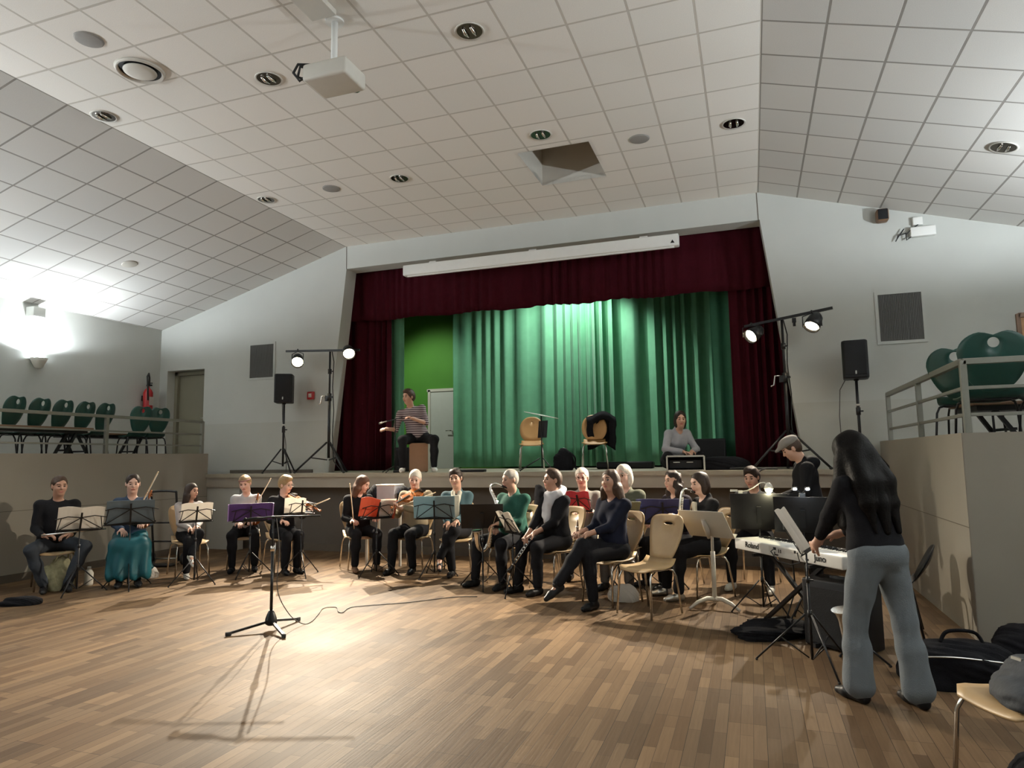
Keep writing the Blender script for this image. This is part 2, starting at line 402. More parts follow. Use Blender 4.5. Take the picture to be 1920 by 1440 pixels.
# stage
mb = MB()
mb.box((-3.7, (YE + 15.0) / 2, ZS - 0.03), (10.8, 15.0 - YE, 0.06))
struct(mb.build('stage_floor', mt['stage_wood']))
mb = MB(); mb.box((-3.7, YE + 0.06, ZS - 0.06 - 0.085), (10.8, 0.06, 0.17)); mb.box((-8.75, YE + 0.12, 0.6), (0.7, 0.12, 1.2), 1)
struct(mb.build('trim_2', [mt['fascia'], mt['wall_grey']]))
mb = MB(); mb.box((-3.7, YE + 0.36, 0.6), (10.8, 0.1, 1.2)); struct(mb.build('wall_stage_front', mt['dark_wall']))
mb = MB(); mb.box((-3.7, YE + 0.30, 0.06), (10.8, 0.02, 0.12)); struct(mb.build('baseboard_stage', mt['skirting']))
mb = MB(); mb.box(((PXL + jl(1.3)) / 2 - 0.1, YW - 0.012, ZS + 0.03), (jl(1.3) - PXL - 0.25, 0.024, 0.06)); struct(mb.build('baseboard_back', mt['skirting']))
mb = MB(); mb.box((-3.5, 13.9, 3.3), (12.5, 0.1, 4.4)); struct(mb.build('wall_stage_back', mt['green_wall']))
mb = MB(); mb.box((-9.6, 12.2, 3.3), (0.1, 3.6, 4.4)); struct(mb.build('wall_stage_left', mt['stage_black']))
mb = MB(); mb.box((2.6, 12.2, 3.3), (0.1, 3.6, 4.4)); struct(mb.build('wall_stage_right', mt['stage_black']))
mb = MB(); mb.box((-3.5, 12.3, 5.5), (12.4, 3.4, 0.1)); struct(mb.build('ceiling_stage', mt['stage_black']))

# stage door in the green wall
mb = MB(); mb.box((-6.42, 13.83, ZS + 0.85), (0.62, 0.05, 1.70)); o = struct(mb.build('door_1', mt['white_door']))
mb = MB(); mb.box((-6.08, 13.83, ZS + 0.87), (0.09, 0.09, 1.74)); mb.box((-6.75, 13.83, ZS + 0.87), (0.06, 0.09, 1.74)); mb.box((-6.42, 13.83, ZS + 1.73), (0.76, 0.09, 0.06)); mb.build('door_frame', mt['offwhite'], o)
mb = MB(); mb.cyl((-6.2, 13.80, ZS + 0.82), (-6.2, 13.72, ZS + 0.82), 0.012); mb.cyl((-6.2, 13.73, ZS + 0.82), (-6.32, 13.73, ZS + 0.82), 0.01); mb.build('handle', mt['chrome'], o)
# gallery door, set back in its recess
mb = MB(); mb.box(((DX0 + DX1) / 2, YW + 0.27, (1.45 + DZ) / 2), (DX1 - DX0, 0.05, DZ - 1.45)); o = struct(mb.build('door_2', mt['door']))
mb = MB(); mb.box((DX0 + 0.04, YW + 0.22, (1.45 + DZ) / 2), (0.07, 0.08, DZ - 1.45)); mb.box(((DX0 + DX1) / 2, YW + 0.22, DZ - 0.04), (DX1 - DX0, 0.08, 0.07)); mb.build('door_frame', mt['door'], o)
mb = MB(); mb.cyl((DX1 - 0.12, YW + 0.245, 2.35), (DX1 - 0.12, YW + 0.19, 2.35), 0.012); mb.cyl((DX1 - 0.12, YW + 0.195, 2.35), (DX1 - 0.24, YW + 0.195, 2.35), 0.009); mb.build('handle', mt['steel'], o)

# galleries
mb = MB(); mb.box(((XWL + PXL) / 2, (YR + 9.75) / 2, ZG / 2), (PXL - XWL, 9.75 - YR, ZG)); mb.box(((XWL - 9.72) / 2, (9.75 + YW) / 2, ZG / 2), (-9.72 - XWL, YW - 9.75, ZG))
mb.box((PXL - 0.06, (YR + 9.75) / 2, ZP / 2), (0.13, 9.75 - YR, ZP))
mb.box((PXL + 0.0055, (YR + 9.75) / 2, 0.905), (0.003, 9.75 - YR, 0.006), 1)
struct(mb.build('gallery_left', [mt['parapet'], mt['skirting']]))
mb = MB(); mb.box((PXL + 0.012, (YR + 9.75) / 2, 0.05), (0.024, 9.75 - YR, 0.10)); struct(mb.build('baseboard_left', mt['skirting']))
mb = MB(); mb.box(((XWR + PXR) / 2, (PYR + YW) / 2, ZG / 2), (XWR - PXR, YW - PYR, ZG))
mb.box((PXR + 0.06, (PYR + YW) / 2, ZP / 2), (0.13, YW - PYR, ZP)); mb.box(((XWR + PXR) / 2, PYR + 0.06, ZP / 2), (XWR - PXR, 0.13, ZP))
mb.box((PXR - 0.0055, (PYR + YW) / 2, 0.89), (0.003, YW - PYR, 0.006), 1)
struct(mb.build('gallery_right', [mt['parapet'], mt['skirting']]))

# ------------------------------------------------------------------ curtains
def curtain(name, mat, x0, x1, y, z0, z1, pitch, amp, label, group=None, top_gather=1.0, seed=1, ry=0.0, zfn=None, slant0=0.0, slant1=0.0, nx=None, yfn=None):
    rnd = random.Random(seed); nx = nx or int((x1 - x0) / pitch * 14); nz = 10
    ph = []; a = 0.0
    for i in range(nx + 1):
        a += 2 * PI * (x1 - x0) / nx / pitch * (1 + 0.45 * math.sin(i * 0.061 + seed) + 0.25 * math.sin(i * 0.023 + 2 * seed)); ph.append(a)
    v = []; f = []
    for k in range(nz + 1):
        w = k / nz
        for i in range(nx + 1):
            u = i / nx
            xl = x0 + slant0 * (1 - w); xr = x1 + slant1 * (1 - w)
            x = xl + (xr - xl) * u
            s = math.sin(ph[i] + 0.25 * math.sin(w * 2.2 + i * 0.01))
            s = math.copysign(abs(s) ** 0.7, s)
            aa = amp * (1 - 0.35 * w) * (0.8 + 0.35 * math.sin(i * 0.017 + seed))
            zb = zfn(u) if zfn else z0
            v.append((x + 0.25 * aa * math.sin(2 * ph[i]), y + aa * s + (yfn(u) if yfn else 0), zb + (z1 - zb) * w))
    for k in range(nz):
        for i in range(nx):
            b = k * (nx + 1) + i
            f.append((b, b + 1, b + nx + 2, b + nx + 1))
    mb = MB(); mb.add(v, f, 0, True)
    return tag(mb.build(name, mat, solid=0.006), label, 'curtain', group)

curtain('stage_curtain', mt['red'], -7.0, 0.62, 10.78, 4.0, 5.2, 0.20, 0.035, 'long crimson valance hanging across the top of the stage opening', seed=3, zfn=lambda u: 4.02 - 0.03 * u + 0.015 * math.sin(u * 40))
curtain('stage_curtain', mt['red'], -7.85, -6.08, 10.86, ZS + 0.02, 4.6, 0.16, 0.05, 'crimson side curtain at the cajon end of the stage', seed=5)
curtain('stage_curtain', mt['red'], -0.24, 0.95, 10.86, ZS + 0.02, 4.6, 0.17, 0.05, 'crimson side curtain at the end of the stage by the seated woman', seed=6)
curtain('stage_curtain', mt['green'], -6.40, -5.95, 11.1, ZS + 0.02, 4.8, 0.10, 0.03, 'narrow green leg curtain beside the crimson one, behind the cajon player', seed=8)
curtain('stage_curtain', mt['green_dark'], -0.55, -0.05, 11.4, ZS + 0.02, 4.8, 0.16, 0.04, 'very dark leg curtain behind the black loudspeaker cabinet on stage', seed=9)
curtain('stage_curtain', mt['green'], -5.84, -2.82, 13.05, ZS + 0.035, 5.1, 0.235, 0.06, 'brightly lit green backdrop curtain half with shallow folds', seed=11)
curtain('stage_curtain', mt['green'], -2.86, -0.10, 12.95, ZS + 0.035, 5.1, 0.21, 0.10, 'darker green backdrop curtain half with deep folds behind the jacket chair', seed=14)

# ------------------------------------------------------------------ fixtures on walls and ceiling
def downlight(x, y, z, label, tilt=0.0, rr=0.115):
    o = thing('downlight', label, 'downlight', (x, y, z), 0, 'recessed ceiling downlights'); o.rotation_euler = (0, tilt, 0)
    MB().lathe([(rr * 1.0, -0.004), (rr * 1.14, -0.012), (rr * 1.16, -0.004), (rr * 1.0, 0.0)], 28).build('bezel', mt['offwhite'], o)
    MB().lathe([(rr * 1.0, -0.006), (rr * 0.93, -0.004), (rr * 0.72, -0.003), (rr * 0.5, -0.0025), (0.001, -0.002)], 28).build('reflector', mt['reflector'], o)
    m = MB()
    for s in (-1, 1):
        m.tube([(s * 0.035, -0.07, -0.012), (s * 0.04, 0.0, -0.02), (s * 0.035, 0.06, -0.012)], [0.010, 0.016, 0.010], 8)
    m.build('bulb', mt['silver'], o); return o
DL = [(-2.20, 5.32, 'above and beyond the projector, nearest the fold'), (-4.37, 5.33, 'between the projector and the round air vent'), (-6.54, 5.31, 'near the left fold, below the round air vent'),
      (-6.51, 7.95, 'close to the stage at the left fold'), (-4.34, 7.97, 'next to a small grey ceiling speaker near the stage'), (-2.18, 7.44, 'just in front of the skylight well'), (-0.02, 7.97, 'last in the flat ceiling before the right fold')]
for x, y, s in DL: downlight(x, y, ZC - 0.001, 'unlit round recessed downlight ' + s)
downlight(2.60, 8.08, zceil(2.60) - 0.002, 'round recessed downlight in the sloping ceiling over the right gallery', ang)
for x, y, s in ((-5.45, 4.24, 'beside the round air vent'), (-5.40, 7.94, 'above the stage end of the flat ceiling'), (-1.10, 7.97, 'beside the skylight well')):
    mb = MB(); mb.lathe([(0.001, -0.012), (0.105, -0.012), (0.118, -0.008), (0.122, 0.0)], 28)
    o = mb.build('ceiling_speaker', mt['disc']); o.location = (x, y, ZC - 0.0005); tag(o, 'grey round ceiling speaker disc ' + s, 'ceiling speaker', 'grey ceiling speaker discs')
mb = MB(); mb.lathe([(0.001, -0.01), (0.10, -0.01), (0.112, -0.006), (0.115, 0)], 28); o = mb.build('ceiling_speaker', mt['ceil_white']); o.location = (-9.06, 7.93, zceil(-9.06) - 0.001); o.rotation_euler = (0, -ang, 0); tag(o, 'pale ceiling speaker disc in the left sloping ceiling', 'ceiling speaker', 'grey ceiling speaker discs')
o = thing('air_vent', 'round white ceiling air vent with a dark inner ring', 'air vent', (-5.43, 4.77, ZC - 0.001))
MB().lathe([(0.185, -0.004), (0.205, -0.03), (0.225, -0.004), (0.20, 0.0)], 36).build('rim', mt['ceil_white'], o)
MB().lathe([(0.186, -0.006), (0.14, -0.005), (0.001, -0.004)], 36).build('throat', mt['black'], o)
MB().lathe([(0.001, -0.04), (0.10, -0.036), (0.145, -0.026), (0.15, -0.016)], 36).build('cone', mt['ceil_white'], o)

# projector on its ceiling mount
o = thing('projector', 'white projector hanging under the ceiling on a short pole', 'projector', (-3.24, 4.78, ZC))
MB().box((-0.02, -0.75, -0.03), (0.24, 1.25, 0.05)).build('mount_plate', mt['ceil_white'], o, bevel=0.004)
MB().cyl((0, 0, -0.0), (0, 0, -0.46), 0.028, 14).lathe([(0.08, -0.02), (0.08, 0), (0.03, 0)], 20).build('pole', mt['white'], o)
MB().rbox((0.04, -0.05, -0.56), (0.42, 0.33, 0.15), 0.025).build('body', mt['offwhite'], o)
m = MB(); m.lathe([(0.055, -0.03), (0.055, 0.03), (0.045, 0.035), (0.03, 0.025), (0.001, 0.022)], 20, 0, Matrix.Translation((0.13, 0.13, -0.55)) @ Euler((-PI / 2, 0, 0)).to_matrix().to_4x4()); m.build('lens', mt['silver'], o)
m = MB(); m.tube([(-0.02, -0.02, -0.46), (-0.12, -0.12, -0.45), (-0.22, -0.2, -0.47), (-0.25, -0.22, -0.55), (-0.2, -0.2, -0.62), (-0.16, -0.18, -0.58)], 0.012, 8)
m.tube([(0.0, -0.03, -0.46), (-0.1, -0.1, -0.48), (-0.19, -0.21, -0.50), (-0.22, -0.2, -0.58), (-0.17, -0.18, -0.6)], 0.012, 8); m.build('cable', mt['rubber'], o)

# roll-up screen case
o = thing('projection_screen', 'long white roll-up projection screen case above the stage opening', 'projection screen', (-3.14, 10.12, 4.66))
MB().rbox((0, 0, 0), (4.54, 0.14, 0.18), 0.02).build('case', mt['white'], o)
for x in (-1.75, 0.0, 1.75): MB().box((x, 0.09, 0.10), (0.12, 0.18, 0.05)).build('bracket', mt['white'], o)
MB().box((0, -0.02, -0.10), (4.4, 0.03, 0.022)).build('bottom_bar', mt['white'], o)
MB().prism([(-0.03, -0.02), (0.03, -0.02), (0.0, 0.03)], 0, 0.002, 0, Matrix.Translation((2.18, -0.0715, -0.03)) @ Euler((PI / 2, 0, 0)).to_matrix().to_4x4()).build('badge', mt['black'], o)

for x0, x1, z0, z1, lab in ((-8.70, -8.18, 3.03, 3.64, 'square dark slatted wall vent beside the gallery door'), (1.71, 2.23, 2.99, 3.63, 'square dark slatted wall vent over the right gallery')):
    o = thing('wall_vent', lab, 'wall vent', ((x0 + x1) / 2, YW, (z0 + z1) / 2), 0, 'slatted wall vents')
    w, h = x1 - x0, z1 - z0; m = MB()
    for s in (-1, 1): m.box((s * (w / 2 + 0.02), -0.008, 0), (0.04, 0.016, h + 0.08)); m.box((0, -0.008, s * (h / 2 + 0.02)), (w, 0.016, 0.04))
    m.build('frame', mt['wall'], o)
    m = MB(); m.box((0, -0.003, 0), (w, 0.006, h)); n = 26
    for i in range(n): m.box((-w / 2 + (i + 0.5) * w / n, -0.008, 0), (w / n * 0.55, 0.012, h))
    m.build('slats', mt['vent'], o)

o = thing('fire_alarm', 'small red fire alarm call box on the wall behind the light stand', 'fire alarm', (-7.35, YW, 2.65))
MB().rbox((0, -0.025, 0), (0.13, 0.05, 0.14), 0.01).build('box', mt['redplastic'], o); MB().box((0, -0.052, 0), (0.06, 0.006, 0.07)).build('glass', mt['offwhite'], o)
o = thing('wall_speaker', 'small dark brown wall speaker under the ceiling edge', 'wall speaker', (1.82, YW - 0.1, 4.70))
MB().rbox((0, 0, 0), (0.15, 0.16, 0.17), 0.03).build('cabinet', mt['wood_dark'], o); MB().box((0, 0.085, 0), (0.05, 0.03, 0.08)).build('bracket', mt['black_metal'], o); MB().rbox((0, -0.08, 0), (0.12, 0.012, 0.14), 0.004).build('grille', mt['grille'], o)
o = thing('emergency_light', 'white emergency light with a looped dark cable high on the wall', 'emergency light', (2.30, YW, 4.44))
MB().rbox((0, -0.04, 0.0), (0.30, 0.08, 0.13), 0.01).build('housing', mt['white'], o); MB().rbox((-0.05, -0.03, 0.15), (0.12, 0.06, 0.11), 0.01).build('junction_box', mt['white'], o)
MB().tube([(-0.05, -0.05, 0.10), (-0.12, -0.06, 0.05), (-0.2, -0.06, -0.02), (-0.2, -0.06, -0.1), (-0.14, -0.06, -0.06), (-0.08, -0.06, 0.04)], 0.009).tube([(-0.2, -0.05, 0.0), (-0.3, -0.05, -0.03), (-0.33, -0.05, -0.1), (-0.28, -0.05, -0.02), (-0.22, -0.05, 0.06)], 0.008).build('cable', mt['rubber'], o)
o = thing('picture_frame', 'dark wooden framed picture on the wall over the right gallery', 'picture', (3.48, YW, 2.98))
m = MB()
for s in (-1, 1): m.box((s * 0.19, -0.015, 0), (0.05, 0.03, 0.52)); m.box((0, -0.015, s * 0.24), (0.38, 0.03, 0.06))
m.build('frame', mt['wood_dark'], o, bevel=0.004); MB().box((0, -0.006, 0), (0.34, 0.012, 0.44)).build('picture', M('picture_print', (0.45, 0.25, 0.12), 0.6, nscale=9, namt=0.8), o)

# wall uplighters (one in view, the others unseen, the rear ones added as fill)
SW = {'left': (XWL, 1), 'right': (XWR, -1)}
for side, y, vis, pw in (('left', 7.8, 1, 0.6), ('left', 4.0, 0, 1.6), ('left', 0.0, 0, 3.2), ('left', -4.0, 0, 3.2), ('right', 7.2, 0, 1.3), ('right', 3.6, 0, 1.3), ('right', 0.0, 0, 0.9), ('right', -4.0, 0, 0.7)):
    X, s = SW[side]
    o = thing('wall_uplighter', {1: 'glowing half-bowl wall uplighter above the row of green chairs'}.get(vis, 'unseen half-bowl wall uplighter further along the %s gallery wall' % side), 'wall lamp', (X, y, 3.2), 0, 'wall uplighters')
    MB().lathe([(0.03, -0.17), (0.06, -0.15), (0.10, -0.06), (0.125, 0.0), (0.115, 0.0), (0.09, -0.05), (0.001, -0.06)], 20, 0, Matrix.Translation((s * 0.11, 0, 0))).build('bowl', mt['offwhite'], o)
    MB().ball((s * 0.11, 0, 0.015), (0.075, 0.075, 0.05), 14).build('bulb', mt['sconce_glow'], o)
    light('uplighter_glow', 'SPOT', (X + s * 0.12, y, 3.28), (X + s * 0.22, y, 5), SCONCE_W * pw, (0.88, 0.95, 1.0), 0.06, 175, 0.3)
o = MB().rbox((0.09, 0, 0), (0.18, 0.2, 0.16), 0.01).build('junction_box', mt['wall']); o.location = (XWL, 7.72, 3.93); tag(o, 'cream wall box just above the glowing uplighter', 'wall box')
# fire extinguisher
o = thing('fire_extinguisher', 'red fire extinguisher on the gallery wall by the door', 'fire extinguisher', (XWL + 0.12, 9.93, 2.42))
MB().lathe([(0.001, 0), (0.075, 0.0), (0.085, 0.03), (0.085, 0.40), (0.06, 0.46), (0.025, 0.49), (0.02, 0.53)], 20).build('cylinder', mt['redplastic'], o)
MB().box((0.02, 0, 0.54), (0.12, 0.03, 0.03)).box((0.03, 0, 0.58), (0.12, 0.025, 0.015)).build('valve', mt['black_metal'], o)
MB().tube([(0.02, 0, 0.54), (0.05, -0.03, 0.68), (0.06, -0.06, 0.76), (0.07, -0.1, 0.70), (0.09, -0.1, 0.5), (0.09, -0.08, 0.25)], 0.016).build('hose', mt['rubber'], o)
MB().box((0.086, 0, 0.24), (0.004, 0.1, 0.16)).build('instruction_plate', mt['paper'], o)
MB().box((-0.10, 0, 0.3), (0.04, 0.08, 0.1)).build('bracket', mt['black_metal'], o)

# gallery railings
def railing(name, label, runs, posts, parent_loc, ends=None):
    o = thing(name, label, 'railing', parent_loc)
    P = Vector(parent_loc)
    for p, h in posts:
        a = Vector(p); MB().beam(a - P, a - P + Vector((0, 0, h)), 0.05, 0.05).build('post', mt['rail'], o, bevel=0.004)
    for (a, b), r in runs:
        MB().beam(Vector(a) - P, Vector(b) - P, r, r).build('bar', mt['rail'], o, bevel=0.003)
    return o
xr = PXL - 0.06
runs = []
for z, r in ((2.21, 0.045), (1.99, 0.025), (1.79, 0.025)): runs.append((((xr, YR + 0.1, z), (xr, 9.66, z)), r))
posts = [((xr, y, ZP), 0.57) for y in (9.66, 7.75, 5.8, 3.8, 1.8, -0.2, -2.2, -4.2)]
railing('gallery_railing', 'grey metal railing of three bars along the left gallery', runs, posts, (xr, 9.66, ZP))
xr2 = PXR + 0.06; runs = []; yr2 = PYR + 0.06
for z, r in ((2.24, 0.05), (2.02, 0.028), (1.80, 0.028)):
    runs.append((((xr2, 9.9, z), (xr2, yr2, z)), r)); runs.append((((xr2, yr2, z), (XWR - 0.05, yr2, z)), r))
posts = [((xr2, y, ZP), 0.60) for y in (9.9, 8.2, yr2)] + [((x, yr2, ZP), 0.6) for x in (3.0, XWR - 0.1)]
railing('gallery_railing', 'grey metal railing turning the corner of the right gallery', runs, posts, (xr2, yr2, ZP))

# ------------------------------------------------------------------ speakers and stage lighting
def tripod(o, hub, spread, r, mat, n=3, a0=0.0, brace=None, flat=0.0):
    """three legs from a hub height to the floor, each a part"""
    for k in range(n):
        a = a0 + 2 * PI * k / n
        m = MB(); m.tube([(0.03 * math.cos(a), 0.03 * math.sin(a), hub), (spread * math.cos(a), spread * math.sin(a), r + 0.006)], r, 8)
        if brace: m.tube([(0.02 * math.cos(a), 0.02 * math.sin(a), brace), (spread * 0.52 * math.cos(a), spread * 0.52 * math.sin(a), hub * 0.5)], r * 0.7, 6)
        lg = m.build('leg', mat, o)
        MB().ball((spread * math.cos(a), spread * math.sin(a), r * 1.2), (r * 1.6, r * 1.6, r * 1.2), 8).build('foot', mt['rubber'], lg)

def pa_speaker(x, y, zb, rz, lab_s, lab_t, a0, hub=0.42):
    zf = ZS
    t = thing('speaker_stand', lab_t, 'speaker stand', (x, y, zf), rz, 'tripod speaker stands')
    MB().cyl((0, 0, 0.12), (0, 0, zb - zf), 0.018, 12).build('pole', mt['black_metal'], t)
    MB().cyl((0, 0, hub + 0.28), (0, 0, hub + 0.38), 0.028, 12).box((0.035, 0, hub + 0.33), (0.05, 0.02, 0.02)).build('collar', mt['black_metal'], t)
    MB().cyl((0, 0, hub + 0.40), (0, 0, hub + 0.425), 0.024, 12).build('band', mt['offwhite'], t)
    tripod(t, hub, 0.33, 0.013, mt['black_metal'], a0=PI / 2 - rz, brace=0.16)
    s = thing('loudspeaker', lab_s, 'loudspeaker', (x, y, zb), rz, 'loudspeakers on tripods')
    MB().prism([(-0.12, 0.15), (-0.152, 0.10), (-0.152, -0.12), (-0.13, -0.16), (0.13, -0.16), (0.152, -0.12), (0.152, 0.10), (0.12, 0.15)], 0.0, 0.50).build('cabinet', mt['black'], s, bevel=0.018)
    MB().rbox((0, -0.165, 0.26), (0.25, 0.012, 0.43), 0.005).build('grille', mt['grille'], s)
    MB().box((0, -0.1725, 0.075), (0.018, 0.003, 0.045)).build('badge', mt['silver'], s)
    MB().cyl((0, 0, 0.0), (0, 0, -0.02), 0.03, 12).build('pole_socket', mt['black'], s)
    return t
pa_speaker(-7.64, 9.92, 2.50, 0.50, 'black loudspeaker on a tripod next to the square vent at the gallery door end', 'black tripod speaker stand at the gallery door end of the stage ledge', 0.35)
pa_speaker(1.33, 9.92, 2.46, -0.10, 'black loudspeaker on a tripod below the square vent over the right gallery', 'black tripod speaker stand behind the standing long-haired woman', 1.2)
o = MB().tube([(-7.78, 10.05, 2.52), (-7.84, 10.15, 2.2), (-7.80, 10.2, 1.8), (-7.78, 10.2, ZS + 0.02)], 0.006, 6).build('speaker_cable', mt['cable_grey']); tag(o, 'thin grey cable hanging down from the loudspeaker by the gallery door', 'cable')
o = MB().tube([(1.22, 10.1, 2.47), (1.16, 10.2, 2.35), (1.14, 10.25, 2.0), (1.15, 10.25, ZS + 0.02)], 0.006, 6).build('speaker_cable', mt['cable_grey']); tag(o, 'thin grey cable hanging down from the loudspeaker over the right gallery', 'cable')

def light_stand(x, y, ztop, bar, lab, a0):
    o = thing('lighting_stand', lab, 'light stand', (x, y, ZS), 0, 'tall stands with lamp bars')
    h = ztop - ZS
    MB().cyl((0, 0, 0.25), (0, 0, h * 0.62), 0.024, 12).cyl((0, 0, h * 0.55), (0, 0, h), 0.017, 12).build('pole', mt['black_metal'], o)
    MB().cyl((0, 0, h * 0.58), (0, 0, h * 0.64), 0.036, 12).box((0.04, 0, h * 0.61), (0.06, 0.025, 0.03)).box((-0.05, 0.0, h * 0.60), (0.05, 0.05, 0.09)).build('winch', mt['black_metal'], o)
    MB().tube([(-0.06, -0.03, h * 0.62), (-0.13, -0.04, h * 0.62), (-0.15, -0.04, h * 0.56), (-0.19, -0.05, h * 0.55)], 0.011, 8).build('crank_handle', mt['silver'], o)
    MB().cyl((0, 0, h * 0.80), (0, 0, h * 0.84), 0.032, 12).box((0.03, 0, h * 0.82), (0.06, 0.02, 0.02)).build('collar', mt['black_metal'], o)
    b0, b1 = [Vector(p) - Vector((x, y, ZS)) for p in bar]
    MB().beam(b0, b1, 0.035, 0.035).build('crossbar', mt['black_metal'], o)
    tripod(o, 0.52, 0.55, 0.016, mt['black_metal'], a0=PI / 2, brace=0.22)
    MB().tube([(0.02, 0.02, h), (0.06, 0.03, h * 0.9), (0.04, 0.03, h * 0.7), (0.07, 0.03, h * 0.5), (0.05, 0.03, h * 0.3), (0.08, 0.03, 0.2), (0.2, 0.1, 0.02)], 0.008, 6).build('cable', mt['rubber'], o)
    return o
light_stand(-6.79, 10.02, 3.40, ((-7.62, 9.92, 3.41), (-6.22, 10.04, 3.36)), 'tall black light stand with crossbar in front of the fire alarm', 0.5)
light_stand(0.47, 10.02, 3.34, ((-0.02, 10.12, 3.30), (1.10, 9.86, 3.42)), 'tall black light stand with crossbar at the red curtain behind the capped man', 0.9)

PAR_COL = (1.0, 0.88, 0.70)
def par(loc, target, drop, lab, power, spot=95, blend=1.0):
    o = thing('stage_lamp', lab, 'stage lamp', loc, 0, 'round stage lamps on the crossbars')
    d = (Vector(target) - Vector(loc)).normalized(); q = d.to_track_quat('Z', 'Y').to_matrix().to_4x4()
    MB().lathe([(0.001, -0.20), (0.05, -0.20), (0.085, -0.15), (0.10, -0.05), (0.105, 0.04), (0.098, 0.04), (0.09, 0.0), (0.001, -0.01)], 24, 0, q).build('can', mt['black_metal'], o)
    MB().lathe([(0.001, 0.018), (0.05, 0.012), (0.09, 0.004)], 24, 0, q).build('lens', mt['lens_warm'], o)
    MB().tube([(-0.115, 0, -0.02), (-0.115, 0, drop * 0.6), (0, 0, drop * 0.8), (0.115, 0, drop * 0.6), (0.115, 0, -0.02)], 0.008, 6).cyl((0, 0, drop * 0.8), (0, 0, drop), 0.012, 8).build('yoke', mt['black_metal'], o)
    light('stage_lamp_beam', 'SPOT', Vector(loc) + d * 0.05, target, power, PAR_COL, 0.022, spot, blend)
par((-7.32, 9.84, 3.20), (-4.6, 5.8, 0.0), 0.22, 'glowing lamp hanging right above the loudspeaker by the gallery door', PAR_W, 82)
par((-6.30, 9.84, 3.28), (-3.1, 6.1, 0.0), 0.10, 'glowing lamp before the crimson side curtain above the cajon player', PAR_W * 1.0, 84)
par((0.07, 9.90, 3.13), (-3.6, 6.4, 0.0), 0.18, 'glowing lamp in front of the crimson curtain on the right crossbar', PAR_W * 1.0, 74)
par((0.83, 9.76, 3.19), (-0.8, 7.7, 0.0), 0.20, 'glowing lamp hanging against the white wall from the right crossbar', PAR_W * 0.40, 78)
o = thing('stage_lamp_clamp', 'small black clamp hanging empty from the right crossbar', 'clamp', (0.62, 9.92, 3.33)); MB().box((0, 0, -0.03), (0.05, 0.05, 0.06)).build('body', mt['black_metal'], o); MB().cyl((0, 0, -0.06), (0, 0, -0.11), 0.018).build('bolt', mt['black_metal'], o)

# ------------------------------------------------------------------ chairs
def lobed(n, w, h, kind):
    """outline of a chair back, a across, b up from 0 to h"""
    pts = []
    for i in range(n):
        t = 2 * PI * i / n; c, s = math.cos(t), math.sin(t)
        if kind == 'waist':
            a = math.copysign(abs(c) ** 0.45, c) * w / 2; b = h / 2 + math.copysign(abs(s) ** 0.45, s) * h / 2
            v = b / h; a *= 0.80 + 0.22 * v - 0.10 * math.sin(max(0.0, (0.45 - v)) * 5)
        elif kind == 'oval':
            a = math.copysign(abs(c) ** 0.75, c) * w / 2; b = h / 2 + math.copysign(abs(s) ** 0.7, s) * h / 2
            a *= 0.82 + 0.20 * math.sin(PI * min(1, b / h))
        else:  # green shell: wide shoulders, narrow foot, dip in the top edge
            a = math.copysign(abs(c) ** 0.8, c) * w / 2; b = h / 2 + math.copysign(abs(s) ** 0.62, s) * h / 2
            v = b / h; a *= 0.62 + 0.42 * min(1, v * 1.7) - 0.1 * max(0, v - 0.75)
            if v > 0.7: b -= 0.035 * h / 0.45 * math.exp(-(a / 0.06) ** 2)
        pts.append((a, b))
    return pts

